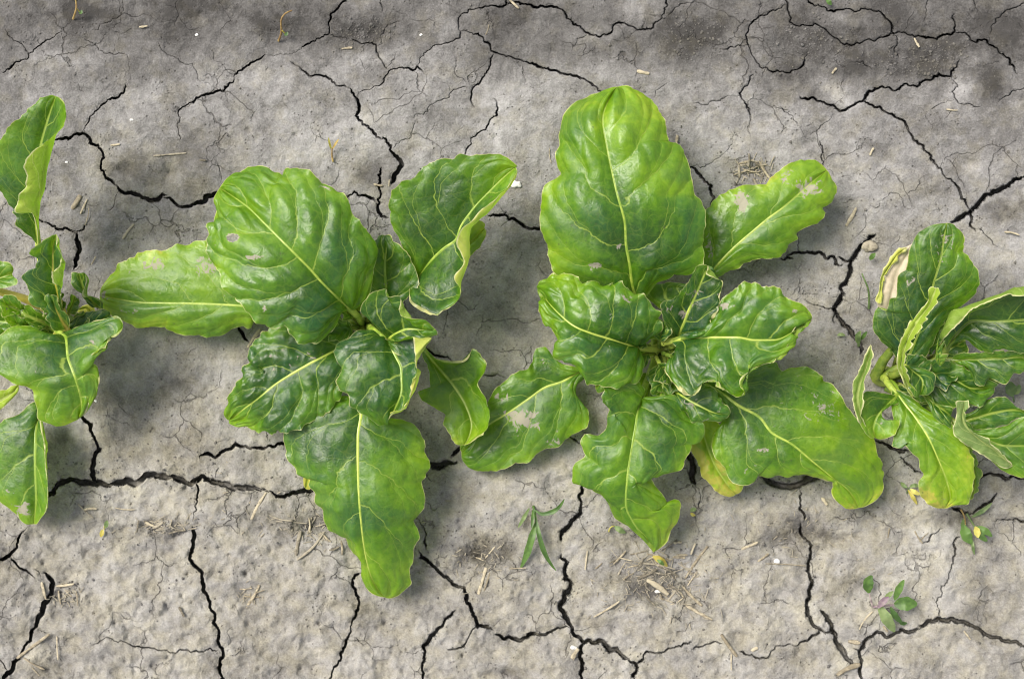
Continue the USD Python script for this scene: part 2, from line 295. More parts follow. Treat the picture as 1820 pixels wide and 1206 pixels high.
 (3, "1008,1000 1022,990"), (4.4, "1037,1140 1030,1165 1035,1180 1032,1212"), (6.5, "1218,800 1225,812 1232,830 1235,860"), (2.4, "1235,858 1242,905"),
 (8, "755,828 765,825 780,829 797,821 812,820"), (7, "803,810 808,804 818,793"), (4.4, "745,612 757,620 782,633 805,643"), (3, "859,668 879,667 899,671"), (6.5, "1005,772 1013,776 1033,789"), (5, "1038,789 1036,812"),
 (1.8, "852,572 880,570 920,567 965,568"), (6.5, "420,578 425,584 442,607"), (1.6, "140,150 141,158 150,165"), (1.5, "1360,530 1345,515 1335,512"),
]

def jag(pts, rng, amp):
    """A crack's run made irregular by repeated midpoint shifts."""
    for _ in range(4):
        d = np.diff(pts, axis=0)
        n = np.stack([-d[:, 1], d[:, 0]], 1)
        m = (pts[1:] + pts[:-1]) / 2 + n * rng.normal(0, amp, (len(n), 1))
        out = np.empty((len(pts) + len(m), 2))
        out[0::2], out[1::2] = pts, m
        pts = out
    return pts

def crack_samples():
    rng = np.random.default_rng(5)
    cs, ws, ts = [], [], []
    for w, s in CRACKS:
        p = jag(np.array([[float(a) for a in q.split(",")] for q in s.split()]), rng, 0.13)
        L = np.r_[0, np.cumsum(np.linalg.norm(np.diff(p, axis=0), axis=1))]
        n = max(4, int(L[-1] / 1.6))
        t = np.linspace(0, L[-1], n)
        q = np.stack([np.interp(t, L, p[:, 0]), np.interp(t, L, p[:, 1])], 1)
        nz = gaussian_filter1d(rng.normal(0, 1, n), 3) * 1.3
        tap = np.clip(np.minimum(t, L[-1] - t) / (w * 3.0), 0, 1) ** 0.6
        w *= np.interp(q[:, 1].mean(), [200, 420], [0.62, 1.0]) * (0.75 if w < 3.5 else 1.0 if w < 6 else 1.12)
        slow = gaussian_filter1d(rng.normal(0, 1, n), 14) * 3.6
        ww = np.maximum(0.6, w * np.clip(1 + 0.34 * slow, 0.45, 1.5) * (0.30 + 0.70 * tap) * np.clip(1 + 0.32 * nz, 0.5, 1.5))
        d = np.gradient(q, axis=0)
        d /= np.maximum(np.linalg.norm(d, axis=1, keepdims=True), 1e-9)
        cs.append(q); ws.append(ww); ts.append(d)
    return np.vstack(cs), np.concatenate(ws), np.vstack(ts)

CQ, CW, CT = crack_samples()
CTREE = cKDTree(CQ)

def crack_ratio(p):
    """Distance to the nearest crack's middle as a share of its half width, and that crack's width."""
    d, i = CTREE.query(p, k=12)
    r = d / (CW[i] / 2)
    k = r.argmin(1)
    a = np.arange(len(p))
    return r[a, k], CW[i[a, k]], d[:, 0]

def blob(p, x, y, rx, ry, rot=0.0):
    a = math.radians(rot)
    dx, dy = p[:, 0] - x, p[:, 1] - y
    q = ((dx * math.cos(a) + dy * math.sin(a)) / rx) ** 2 + ((-dx * math.sin(a) + dy * math.cos(a)) / ry) ** 2
    return np.exp(-q)

def P3(p, scale):
    return np.c_[p / scale, np.full(len(p), 0.37)]

# hollows (-) and lumps (+), in millimetres: x, y, radii, turn
FORMS = [(-2.5, 300, 690, 90, 28, -8), (-3, 250, 760, 70, 25, 20), (2.5, 330, 760, 40, 25, 0), (1.8, 230, 300, 40, 35, 0), (-2.0, 225, 300, 16, 14, 0), (2, 350, 300, 35, 30, 0), (-2.2, 300, 310, 14, 18, 0),
 (-1.2, 441, 231, 5, 4, 0), (-1.2, 525, 239, 4, 4, 0), (-1.0, 394, 214, 6, 3, 40), (-1.5, 470, 190, 5, 2, 30), (-3.0, 1345, 308, 26, 14, 10), (-2.5, 130, 478, 16, 14, 0), (-3.5, 1410, 960, 40, 24, 0), (-3, 1490, 960, 18, 12, 0),
 (-2.5, 1370, 970, 24, 18, 0), (-3, 1530, 1045, 30, 20, 20), (-2.5, 860, 985, 46, 20, -30), (-2.5, 955, 930, 40, 22, 0), (2.2, 920, 1040, 60, 40, 0), (-2.5, 1030, 1030, 30, 20, 60), (-2, 1120, 1030, 50, 14, 30), (-3, 1170, 1060, 26, 14, 20),
 (-2.2, 1060, 1110, 30, 9, 10), (-2, 1310, 1135, 16, 14, 0), (-2.6, 905, 1196, 26, 10, 0), (-2.4, 540, 1190, 22, 12, 0), (-2, 120, 1140, 18, 12, 0), (1.6, 160, 1110, 34, 22, 0), (-2, 130, 1095, 28, 9, 0), (-2.2, 110, 1050, 22, 14, 0), (-2.2, 430, 1050, 10, 14, 0),
 (-1.6, 295, 985, 16, 6, -20), (-2, 270, 928, 24, 7, -10), (-1.8, 320, 950, 22, 5, -20), (-2.2, 560, 930, 40, 18, 10), (-3, 830, 880, 46, 18, -20), (-2, 820, 845, 20, 10, 0), (1.5, 960, 860, 40, 20, 0), (-2.6, 1600, 850, 30, 26, 0), (-3, 1690, 925, 34, 14, 0),
 (-3, 1545, 640, 40, 46, 0), (1.8, 1620, 1000, 60, 40, 20), (1.8, 1700, 1050, 50, 50, 0), (2, 1600, 1170, 60, 30, -20), (-2.0, 1580, 1148, 36, 8, -20), (-2.2, 1720, 1150, 30, 9, 30), (2.2, 1740, 1180, 60, 24, 20), (-1.6, 1245, 980, 40, 12, -30), (-1.8, 1220, 1040, 16, 40, 0),
 (-1.2, 1510, 85, 20, 5, 0), (-1.6, 1505, 140, 8, 12, 0), (-1.5, 1720, 290, 18, 10, 0), (-1.4, 1640, 300, 20, 12, 20), (-1.2, 1440, 255, 14, 8, 0), (2.0, 1360, 60, 24, 18, 0), (-1.4, 655, 60, 60, 14, 0), (-1.6, 665, 290, 22, 22, 0), (-1.4, 880, 245, 4, 6, 0), (-1.8, 150, 375, 14, 8, 60)]
# paler (+) and darker (-) patches of soil, crumbly in places
TONES = [(-0.26, 1640, 105, 90, 34, 0), (-0.20, 1450, 75, 60, 40, 0), (-0.24, 1235, 70, 60, 40, 0), (-0.24, 655, 55, 62, 18, 0), (-0.22, 110, 25, 60, 26, 0), (-0.22, 490, 35, 70, 30, 0), (-0.16, 300, 15, 160, 24, 0), (-0.16, 1080, 95, 60, 20, 0),
 (-0.16, 1510, 120, 34, 24, 0), (0.26, 1480, 165, 40, 16, 35), (0.22, 1140, 18, 30, 22, 0), (0.18, 1490, 35, 40, 14, 0), (0.2, 1715, 150, 24, 26, 0), (0.18, 1735, 105, 22, 7, 0), (-0.2, 1770, 150, 34, 30, 0), (-0.18, 1780, 370, 50, 40, 0), (0.10, 1480, 290, 150, 80, 0),
 (0.12, 120, 100, 70, 20, -10), (0.14, 430, 160, 90, 44, 0), (0.14, 560, 250, 110, 50, 0), (0.12, 900, 190, 80, 60, 0), (0.10, 640, 200, 60, 60, 0), (-0.08, 270, 130, 90, 60, 0), (-0.12, 1780, 40, 60, 60, 0), (0.16, 1270, 250, 60, 36, 0), (-0.18, 1420, 140, 40, 26, 30),
 (-0.10, 300, 690, 100, 30, 0), (-0.12, 1540, 600, 60, 60, 0), (-0.10, 830, 870, 60, 24, 0), (-0.34, 860, 985, 50, 26, 0), (-0.28, 1430, 950, 60, 30, 0), (-0.28, 1170, 1040, 70, 34, 20), (-0.24, 290, 935, 44, 14, 0), (-0.24, 660, 310, 30, 24, 0), (-0.2, 1530, 1045, 24, 24, 0), (-0.2, 1310, 1135, 20, 16, 0), (-0.25, 905, 1196, 30, 12, 0), (-0.2, 230, 300, 40, 26, 0), (-0.2, 960, 930, 40, 20, 0), (-0.2, 1060, 1110, 34, 12, 0), (-0.12, 120, 790, 34, 30, 0), (-0.10, 930, 30, 40, 14, 0), (0.16, 800, 40, 40, 20, 0), (0.12, 720, 100, 40, 20, 40), (0.12, 640, 110, 40, 16, 0),
 (-0.12, 1680, 925, 40, 16, 0), (-0.1, 100, 1190, 50, 20, 0), (-0.1, 350, 300, 60, 40, 0), (-0.12, 1340, 310, 34, 20, 0), (0.08, 330, 1040, 140, 90, 0), (0.06, 1600, 1000, 120, 80, 0), (-0.26, 560, 935, 44, 20, 0), (-0.12, 1240, 850, 30, 40, 0)]

PITS = {}

def relief(p):
    """Height of the soil (metres) at places p, without the cracks."""
    rough = np.clip(0.75 + 0.75 * np.clip((p[:, 1] - 560) / 420, 0, 1) + 0.5 * blob(p, 1640, 105, 120, 40) + 0.3 * blob(p, 655, 55, 80, 26), 0.5, 1.9)
    z = (fbm(P3(p, 300.0), 3, 1) - 0.5) * 9.0
    z += (fbm(P3(p, 70.0), 3, 4) - 0.5) * 7.5 * rough
    a = fbm(P3(p, 20.0), 4, 9)
    z += (a - 0.5) * 4.2 * rough ** 1.6 - np.clip(a - 0.58, 0, 1) * 9.0 * (rough - 0.4)
    low = np.clip((p[:, 1] - 640) / 260, 0, 1)
    z += low * (0.5 - np.abs(fbm(P3(p, 55.0) * np.array([1.0, 1.35, 1]), 3, 23) - 0.5) * 3.0) * 4.2
    z += (fbm(P3(p, 6.0), 2, 14) - 0.5) * 1.25 * rough
    if PITS.get("tree") is None:
        rng = np.random.default_rng(8)
        q = np.vstack([np.c_[rng.uniform(-60, PW + 60, 1500), rng.uniform(820, PH + 60, 1500)], np.c_[rng.uniform(-60, PW + 60, 900), rng.uniform(-60, 820, 900)]])
        PITS.update(tree=cKDTree(q), r=rng.uniform(1.8, 4.6, len(q)), h=rng.gamma(2.2, 0.33, len(q)) + 0.2)
    d, i = PITS["tree"].query(p, k=3)
    for k in range(3):
        z -= PITS["h"][i[:, k]] * np.exp(-(d[:, k] / PITS["r"][i[:, k]]) ** 2) * np.clip(rough, 0.5, 1.3)
    vary = 0.6 + 0.8 * fbm(P3(p, 22.0), 2, 31)
    for h, x, y, rx, ry, rot in FORMS:
        k = np.flatnonzero((np.abs(p[:, 0] - x) < 2.6 * max(rx, ry)) & (np.abs(p[:, 1] - y) < 2.6 * max(rx, ry)))
        z[k] += 1.7 * h * blob(p[k], x, y, rx, ry, rot) * vary[k]
    return z * 0.001

SOIL_AT = {}

def ground():
    rng = np.random.default_rng(11)
    step = 2.9
    gx, gy = np.meshgrid(np.arange(-70, PW + 70, step), np.arange(-70, PH + 70, step))
    p = np.c_[gx.ravel(), gy.ravel()] + rng.uniform(-1.0, 1.0, (gx.size, 2))
    def ring(lo, hi, st):
        a, b = np.meshgrid(np.arange(-hi, PW + hi, st), np.arange(-hi, PH + hi, st))
        q = np.c_[a.ravel(), b.ravel()] + rng.uniform(-st / 4, st / 4, (a.size, 2))
        out = (q[:, 0] < -lo) | (q[:, 0] > PW + lo) | (q[:, 1] < -lo) | (q[:, 1] > PH + lo)
        return q[out]
    far = np.vstack([ring(75, 420, 12.0), ring(425, 2500, 60.0), ring(2520, 12000, 500.0)])
    r, w, d = crack_ratio(p)
    p = p[(r > 1.35) & (d > 1.7)]
    nrm = np.stack([-CT[:, 1], CT[:, 0]], 1)
    half = (CW / 2)[:, None]
    side = []
    for s in (-1, 1):
        e = CQ + nrm * half * s
        side.append(e[crack_ratio(e)[0] > 0.86])
        lip = CQ + nrm * (half + 1.3) * s
        lip = lip[::2]
        side.append(lip[crack_ratio(lip)[0] > 1.2])
        wide = CW > 3.2
        e2 = (CQ + nrm * half * 0.70 * s)[wide]
        side.append(e2)
    allp = np.vstack([CQ, *side, p, far])
    allp += rng.normal(0, 0.02, allp.shape)
    tri = Delaunay(allp).simplices
    r, w, _ = crack_ratio(allp)
    depth = np.minimum(w * np.interp(w, [1.0, 4.0], [2.2, 6.0]), 40.0) * MM_PX * 0.001
    prof = np.clip(1.0 - r, 0, 1)
    prof = np.clip(prof / 0.32, 0, 1) ** 0.85
    z = relief(allp)
    SOIL_AT.update(tree=cKDTree(allp), z=z.copy())
    z = z - depth * prof
    z -= 0.00042 * np.exp(-np.clip(r - 1, 0, 9) * 1.1) * np.clip(w / 4, 0.3, 1.6)
    base = np.clip(np.abs(allp[:, 0] - PW / 2) / PW, 0, 1)
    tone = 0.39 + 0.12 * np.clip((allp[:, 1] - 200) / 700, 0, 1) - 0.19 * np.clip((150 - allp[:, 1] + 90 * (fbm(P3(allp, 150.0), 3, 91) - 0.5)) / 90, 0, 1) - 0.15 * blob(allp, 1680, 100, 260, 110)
    ragged = np.clip((0.6 * fbm(P3(allp, 46.0), 4, 77) + 0.4 * fbm(P3(allp, 13.0), 3, 78) - 0.36) * 5.0, 0, 1.5)
    for h, x, y, rx, ry, rot in TONES:
        tone += 1.35 * h * np.clip(blob(allp, x, y, rx, ry, rot) * ragged, 0, 1)
    tone += (fbm(P3(allp, 34.0), 4, 61) - 0.5) * 0.42
    tone += (fbm(P3(allp, 110.0), 3, 50) - 0.5) * 0.35
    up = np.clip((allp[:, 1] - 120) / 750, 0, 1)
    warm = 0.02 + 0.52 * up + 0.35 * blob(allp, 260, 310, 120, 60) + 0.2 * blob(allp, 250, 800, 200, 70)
    xyz = to_world(allp, z)
    a, b, c = xyz[tri[:, 0]], xyz[tri[:, 1]], xyz[tri[:, 2]]
    flip = ((b - a)[:, 0] * (c - a)[:, 1] - (b - a)[:, 1] * (c - a)[:, 0]) < 0
    tri[flip] = tri[flip][:, ::-1]
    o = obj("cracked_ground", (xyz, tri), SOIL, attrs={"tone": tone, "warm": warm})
    tag(o, "pale grey dried soil split by dark branching cracks", "ground", kind="structure")

ground()

def soil_z(x, y):
    return float(SOIL_AT['z'][SOIL_AT['tree'].query([x, y])[1]])
# ------------------------------------------------------------------ beet leaves
def pts(s):
    return np.array([[float(a) for a in q.split(",")] for q in s.split()]) if isinstance(s, str) else np.asarray(s, float)

def resample(p, n, soft=0.0):
    keep = np.r_[True, np.linalg.norm(np.diff(p, axis=0), axis=1) > 0.3]
    p = p[keep]
    L = np.r_[0, np.cumsum(np.linalg.norm(np.diff(p, axis=0), axis=1))]
    t = np.linspace(0, L[-1], n)
    q = np.stack([PchipInterpolator(L, p[:, k])(t) for k in (0, 1)], 1)
    if soft:
        q[1:-1] = gaussian_filter1d(q, soft, axis=0, mode="nearest")[1:-1]
    return q

def tube(path, radius, sides=8, flat=1.0, cap=True):
    """A tapered tube along world points; flat squeezes it vertically."""
    path = np.asarray(path, float)
    radius = np.broadcast_to(radius, len(path))
    d = np.gradient(path, axis=0)
    d /= np.maximum(np.linalg.norm(d, axis=1, keepdims=True), 1e-12)
    ref = np.tile([0.0, 0.0, 1.0], (len(path), 1))
    ref[np.abs(d[:, 2]) > 0.95] = [1.0, 0, 0]
    a = np.cross(d, ref); a /= np.linalg.norm(a, axis=1, keepdims=True)
    b = np.cross(a, d)
    th = np.arange(sides) * 2 * np.pi / sides
    v = path[:, None] + radius[:, None, None] * (a[:, None] * np.cos(th)[None, :, None] + b[:, None] * np.sin(th)[None, :, None] * flat)
    v = v.reshape(-1, 3)
    f = []
    for i in range(len(path) - 1):
        for k in range(sides):
            p, q = i * sides + k, i * sides + (k + 1) % sides
            f += [(p, q, q + sides), (p, q + sides, p + sides)]
    if cap:
        n = len(v)
        v = np.vstack([v, path[0], path[-1]])
        e = (len(path) - 1) * sides
        for k in range(sides):
            f += [(n, (k + 1) % sides, k), (n + 1, e + k, e + (k + 1) % sides)]
    return v, np.array(f)

SEED = [100]

def leaf(plant, mid, left, right, z, lift=(0.4, 0.4), fold_l=None, fold_r=None, dz=0.7, bow=0.35, crink=0.5, pillow=1.0, tint=0.5, hurt=0.0,
         spots=(), under=False, stalk=None, laterals=5, holes=(), wave=1.0, label=None, back=None, dark=False, mat=None, rib=1.9, yellow=False, ribend=0.9, droop=0.0, stalk_bulge=0.6):
    """One blade with its stalk. mid, left, right: the rib and the two margins from base to tip; z: heights (cm) at base, middle and tip;
    lift: how far (cm) each margin stands above the rib; fold_l / fold_r: where a rolled-over margin's rim comes to lie."""
    SEED[0] += 1
    seed = SEED[0]
    rng = np.random.default_rng(seed)
    mid = pts(mid)
    ends = lambda p: np.vstack([mid[:1], pts(p), mid[-1:]])
    length = np.linalg.norm(np.diff(mid, axis=0), axis=1).sum()
    ns = int(np.clip(length / 2.6, 26, 130))
    M = resample(mid, ns, 1.5)
    Ls, Rs = resample(ends(left), ns, 0.6), resample(ends(right), ns, 0.6)
    F = [resample(ends(fold_l), ns, 0.6) if fold_l is not None else None, resample(ends(fold_r), ns, 0.6) if fold_r is not None else None]
    s = np.linspace(0, 1, ns)
    zz = np.asarray(z, float)
    zm = PchipInterpolator(np.linspace(0, 1, len(zz)), zz)(s)
    body = np.clip(np.minimum(s / 0.16, (1 - s) / 0.12), 0, 1) ** 0.8
    halves = []
    for side, E in ((-1, Ls), (1, Rs)):
        wid = np.linalg.norm(E - M, axis=1)
        nu = int(np.clip(np.percentile(wid, 85) / 2.9, 7, 44))
        u = np.linspace(0, 1, nu + 1)
        lf = lift[0 if side < 0 else 1]
        lf = PchipInterpolator(np.linspace(0, 1, len(lf)), lf)(s) if np.ndim(lf) else np.full(ns, float(lf))
        lf = lf * body
        fold = F[0 if side < 0 else 1]
        ux = u if fold is None else np.sin(u * np.pi / 2) * 0.45 + u * 0.55
        X = M[:, None] + (E - M)[:, None] * ux[None, :, None]
        Z = zm[:, None] + lf[:, None] * (u ** 1.7)[None] + (bow * body)[:, None] * (4 * u * (1 - u))[None] * 0.5
        U = np.tile(u, (ns, 1))
        W = U * wid[:, None]
        E_ = (1 - U) * wid[:, None]
        if fold is not None:
            gap = np.linalg.norm(fold - E, axis=1)
            nf = 9
            v = np.linspace(0, 1, nf + 1)[1:]
            open_ = np.clip(gap / 9.0, 0, 1)
            X2 = E[:, None] + (fold - E)[:, None] * (1 - np.cos(v * np.pi / 2))[None, :, None]
            Z2 = Z[:, -1:] + dz * open_[:, None] * np.sin(v * np.pi / 2)[None] ** 0.8
            X, Z = np.concatenate([X, X2], 1), np.concatenate([Z, Z2], 1)
            span = np.maximum(gap, 0.0)
            W = np.concatenate([W, wid[:, None] + span[:, None] * v[None]], 1)
            E_ = np.concatenate([E_ + span[:, None], span[:, None] * (1 - v)[None]], 1)
            tot = np.maximum(wid + span, 1e-6)
            U = W / tot[:, None]
            U[:, 0] = 0
        halves.append((X, Z, U * side, W * side, E_))
    (Xa, Za, Ua, Wa, Ea), (Xb, Zb, Ub, Wb, Eb) = halves
    flipc = lambda A: A[:, ::-1]
    X = np.concatenate([flipc(Xa), Xb[:, 1:]], 1)
    Z = np.concatenate([flipc(Za), Zb[:, 1:]], 1) * 0.01
    U = np.concatenate([flipc(Ua), Ub[:, 1:]], 1)
    W = np.concatenate([flipc(Wa), Wb[:, 1:]], 1) * MM_PX
    E = np.concatenate([flipc(Ea), Eb[:, 1:]], 1) * MM_PX
    nc, c0 = X.shape[1], Xa.shape[1] - 1
    S = np.tile(s[:, None], (1, nc))
    P = to_world(X, Z)
    # veins: lateral phase on each half, forking towards the margin
    ds = 1.0 / (laterals - 0.6)
    off = np.where(U < 0, rng.uniform(0.25, 0.5), rng.uniform(0.55, 0.8))
    au = np.abs(U)
    irr = np.interp(S + np.where(U < 0, 0, 3.0), np.r_[np.linspace(0, 1, 7), 3 + np.linspace(0, 1, 7)], rng.normal(0, 0.16, 14))
    phase = (S - 0.30 * au ** 1.2) / ds + off + irr
    fork = np.clip(au - 0.42, 0, 1) / 0.58 * 0.62
    # pillows between the veins, crumple, rippled margins
    fr = phase - np.floor(phase)
    bul = np.sin(np.pi * fr) ** 0.8
    bul2 = np.abs(np.sin(np.pi * ((phase - fork) % 1.0))) ** 0.8
    bul = bul * np.where(au > 0.45, 0.45 + 0.55 * bul2, 1.0)
    cell = fbm(np.stack([au * 3.2, np.floor(phase) * 3.7, np.full(S.shape, seed * 1.9)], -1), 2, seed + 9)
    bul = bul * (0.55 + 0.45 * np.abs(np.sin(np.pi * (au * 2.2 + cell * 1.6))))
    width_mm = np.abs(W).max()
    win = np.clip(au / 0.22, 0, 1) ** 1.2 * np.clip(np.minimum(S / 0.08, (1 - S) / 0.05), 0, 1)
    q = np.stack([X[..., 0] * MM_PX, X[..., 1] * MM_PX, np.full(X.shape[:2], seed * 7.7)], -1)
    n1 = fbm(q / 15.0, 3, seed) - 0.5
    n2 = fbm(q / 6.0, 3, seed + 40) - 0.5
    ridg = 1 - 2 * np.abs(fbm(q / 8.5, 2, seed + 80) - 0.5) * 2
    disp = win * (bul * 0.045 * width_mm * pillow + n1 * 3.4 * (0.35 + crink) + np.maximum(crink - 0.15, 0) * (n2 * 2.6 + (ridg - 0.6) * 1.7))
    disp = np.where(np.isfinite(disp), disp, 0)
    dS, dU = np.gradient(P, axis=0), np.gradient(P, axis=1)
    N = np.cross(dU, dS)
    N /= np.maximum(np.linalg.norm(N, axis=-1, keepdims=True), 1e-12)
    if np.median(N[..., 2]) < 0:
        N = -N
    P = P + N * (disp * 0.001)[..., None]
    em = np.exp(-E / 2.6)
    arc = np.c_[S.ravel() * length * MM_PX, np.where(U.ravel() < 0, 0.0, 50.0), np.full(S.size, seed * 3.3)]
    r1 = (fbm(arc / np.array([5.0, 1, 1]), 2, seed + 5) - 0.5).reshape(S.shape)
    r2 = (fbm(arc / np.array([2.3, 1, 1]), 2, seed + 6) - 0.5).reshape(S.shape)
    P[..., 2] += em * (r1 * 6.0 + r2 * 3.2) * 0.001 * wave * body[:, None]
    outw = X - M[:, None]
    outw /= np.maximum(np.linalg.norm(outw, axis=-1, keepdims=True), 1e-9)
    push = np.exp(-E / 0.9) * (r2 * 1.9 + r1 * 1.2) * 0.001 * wave * (0.9 + 0.8 * crink) * body[:, None]
    P[..., 0] += outw[..., 0] * push
    P[..., 1] -= outw[..., 1] * push
    # faces
    idx = np.arange(ns * nc).reshape(ns, nc)
    a, b, c, d = idx[:-1, :-1], idx[:-1, 1:], idx[1:, 1:], idx[1:, :-1]
    quad = np.stack([a, b, c, d], -1).reshape(-1, 4)
    if holes:
        ctr = X.reshape(-1, 2)[quad].mean(1)
        bad = np.zeros(len(quad), bool)
        for hx, hy, rx, ry in holes:
            w_ = 0.55 + 0.9 * noise(np.c_[ctr / 4.0, np.full(len(ctr), 0.5)], seed)
            bad |= ((ctr[:, 0] - hx) / rx) ** 2 + ((ctr[:, 1] - hy) / ry) ** 2 < w_
        quad = quad[~bad]
    f = np.vstack([quad[:, [0, 1, 2]], quad[:, [0, 2, 3]]])
    v = P.reshape(-1, 3)
    fn = np.cross(v[f[:, 1]] - v[f[:, 0]], v[f[:, 2]] - v[f[:, 0]])
    area = np.linalg.norm(fn, axis=1)
    f, fn = f[area > 1e-13], fn[area > 1e-13]
    flat = np.abs(X[:, :, 0]).ravel()[f[:, 0]] >= 0
    if (fn[:, 2].sum() < 0) != under:
        f = f[:, ::-1]
    dmg = np.full(S.shape, float(hurt))
    for x, y, rx, ry, am in spots:
        dmg = np.maximum(dmg, am * np.exp(-(((X[..., 0] - x) / rx) ** 2 + ((X[..., 1] - y) / ry) ** 2)))
    for hx, hy, rx, ry in holes:
        dmg = np.maximum(dmg, 1.1 * np.exp(-((((X[..., 0] - hx) / (rx * 1.35)) ** 2 + ((X[..., 1] - hy) / (ry * 1.35)) ** 2)) ** 2))
    attrs = dict(along=S, across=U, lateral=phase, fork=fork, spacing=np.full(S.shape, ds * length * MM_PX * 0.85), from_rib=W * (1.0 + 0.9 * S), from_edge=E, damage=dmg, tint=np.full(S.shape, tint + rng.uniform(-0.03, 0.03)), back_tint=np.full(S.shape, (0.45 + 0.3 * tint) if back is None else back))
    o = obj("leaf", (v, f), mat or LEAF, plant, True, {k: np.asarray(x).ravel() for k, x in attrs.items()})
    if label:
        tag(o, label)
    # stalk and rib: one tapering strand from the crown into the blade
    if rib:
        k_end = max(4, int(ns * ribend))
        line = P[:k_end, c0].copy()
        rad = np.interp(np.linspace(0, ribend, k_end), [0, 0.3, 0.7, 1], [rib, rib * 0.58, rib * 0.26, rib * 0.10]) * 0.001
        line[:, 2] += -rad * (0.45 if not under else -0.2)
        if stalk is not None:
            cx, cy, cz = stalk
            p0 = to_world([cx, cy], cz * 0.01)
            p3 = line[0]
            dirn = line[min(4, k_end - 1)] - line[0]
            dirn /= max(np.linalg.norm(dirn), 1e-9)
            span = np.linalg.norm(p3 - p0)
            p1 = p0 + (p3 - p0) * 0.3 + np.array([0, 0, span * 0.28 * stalk_bulge])
            p2 = p3 - dirn * span * 0.33
            t = np.linspace(0, 1, 14)[:-1, None]
            st = (1 - t) ** 3 * p0 + 3 * (1 - t) ** 2 * t * p1 + 3 * (1 - t) * t * t * p2 + t ** 3 * p3
            line = np.vstack([st, line])
            rad = np.r_[np.linspace(rib * 1.45, rib * 1.02, len(st)) * 0.001, rad]
        keep = np.r_[True, np.linalg.norm(np.diff(line, axis=0), axis=1) > 1e-5]
        obj("stalk", tube(line[keep], rad[keep], 8, 0.8), PETIOLE_Y if yellow else PETIOLE_D if under or dark else PETIOLE, o, True)
    return o

def heart(plant, cx, cy, ang, length, width, z0, z1, tint=0.3, crink=1.1, hurt=0.2, cz=1.2):
    """A small crumpled leaf near the middle of the rosette."""
    a = math.radians(ang)
    d, n = np.array([math.cos(a), -math.sin(a)]), np.array([math.sin(a), math.cos(a)])
    rng = np.random.default_rng(int(cx * 3 + cy * 7 + ang))
    t = np.linspace(0, 1, 7)
    bend = rng.uniform(-0.15, 0.15)
    c = np.array([cx, cy]) + d * length * 0.25
    m = c + d * (t[:, None] * length * 0.8) + n * (bend * length * (t ** 2)[:, None])
    w = width / 2 * np.array([0.3, 0.8, 1.0, 0.98, 0.8, 0.5])[:, None]
    k = m[1:] - d * length * 0.06
    le = k - n * w * rng.uniform(0.8, 1.2, (6, 1))
    ri = k + n * w * rng.uniform(0.8, 1.2, (6, 1))
    return leaf(plant, m, le, ri, (z0, (z0 + z1) / 2 + 0.3, z1), (0.5, 0.5), crink=crink, pillow=1.6, tint=tint, hurt=hurt, laterals=4, wave=1.5, rib=1.3, stalk=(cx, cy, cz), stalk_bulge=0.1, dark=True)

def crown(plant, x, y, r):
    m = trimesh.creation.icosphere(2, 1.0)
    v = m.vertices * np.array([r, r, r * 0.9])
    v = v * (0.85 + 0.35 * noise(v / (r * 0.45), 3)[:, None])
    c = to_world([x, y], 0.004)
    obj("crown", (v * 0.6 + c, m.faces), PETIOLE_D, plant, True)

BEETS = "sugar beet plants in the row"

# ---- second plant from the left edge
C2 = (645, 575)
p2 = thing("beet_plant", "leafy beet plant with a round hole in its broad upper-left leaf", "beet plant", BEETS)
crown(p2, *C2, 0.011)
leaf(p2, "612,572 560,566 500,555 438,544 334,539 261,538 203,530 177,523", "560,520 480,490 420,455 369,428 348,429 334,436 317,434 296,446 264,447 235,460 209,474 191,497 178,517",
     "560,580 500,560 449,560 447,575 444,584 433,579 419,580 404,589 386,598 369,599 345,596 322,593 299,584 294,579 264,579 247,582 233,574 217,567 198,558 179,541",
     (2.2, 2.9, 3.0, 2.2), (-0.5, -0.8), crink=0.2, pillow=0.7, tint=0.62, hurt=0.12, spots=[(275, 470, 26, 14, 0.75), (370, 470, 30, 30, 0.62), (185, 525, 12, 10, 0.8), (230, 552, 22, 8, 0.6)], stalk=(*C2, 1.2), laterals=6)
leaf(p2, "742,498 764,466 790,440 812,424 818,405 838,375 875,335 915,296",
     "735,478 725,458 716,440 707,420 697,404 692,384 693,372 690,370 696,342 702,335 716,322 731,318 742,310 751,295 768,288 788,281 800,284 820,274 855,275 881,272 908,284 920,296",
     "728,512 729,533 739,545 754,553 774,560 786,553 800,545 815,533 820,516 821,505 826,490 836,458 837,411 854,391 881,365 912,326 920,302",
     (3.8, 5.2, 6.0, 6.6), (0.6, 1.3), fold_r="728,512 729,533 739,545 754,553 774,560 786,553 800,545 815,533 819,516 815,507 806,495 820,476 825,466 820,452 812,430 822,405 838,394 850,378 876,358 911,318 919,302",
     dz=1.1, crink=0.18, pillow=0.7, tint=0.36, back=0.88, stalk=(*C2, 1.4), laterals=5)
leaf(p2, "720,500 780,470 825,440 861,405", "740,470 790,440 830,405 852,392 862,396", "740,505 800,480 838,452 856,434 864,412", (2.6, 3.6, 3.4), (0.1, 0.1), tint=0.42, crink=0.2, rib=1.0, stalk=(*C2, 1.2))
leaf(p2, "690,548 686,510 684,470 687,440 684,418", "662,535 648,508 650,470 655,450 662,430 672,419", "722,532 744,502 738,482 728,458 714,441 700,428 691,418", (3.4, 4.2, 4.5, 4.4), (0.4, 0.4), crink=0.8, pillow=1.3, tint=0.24, hurt=0.22, stalk=(*C2, 1.5), laterals=4)
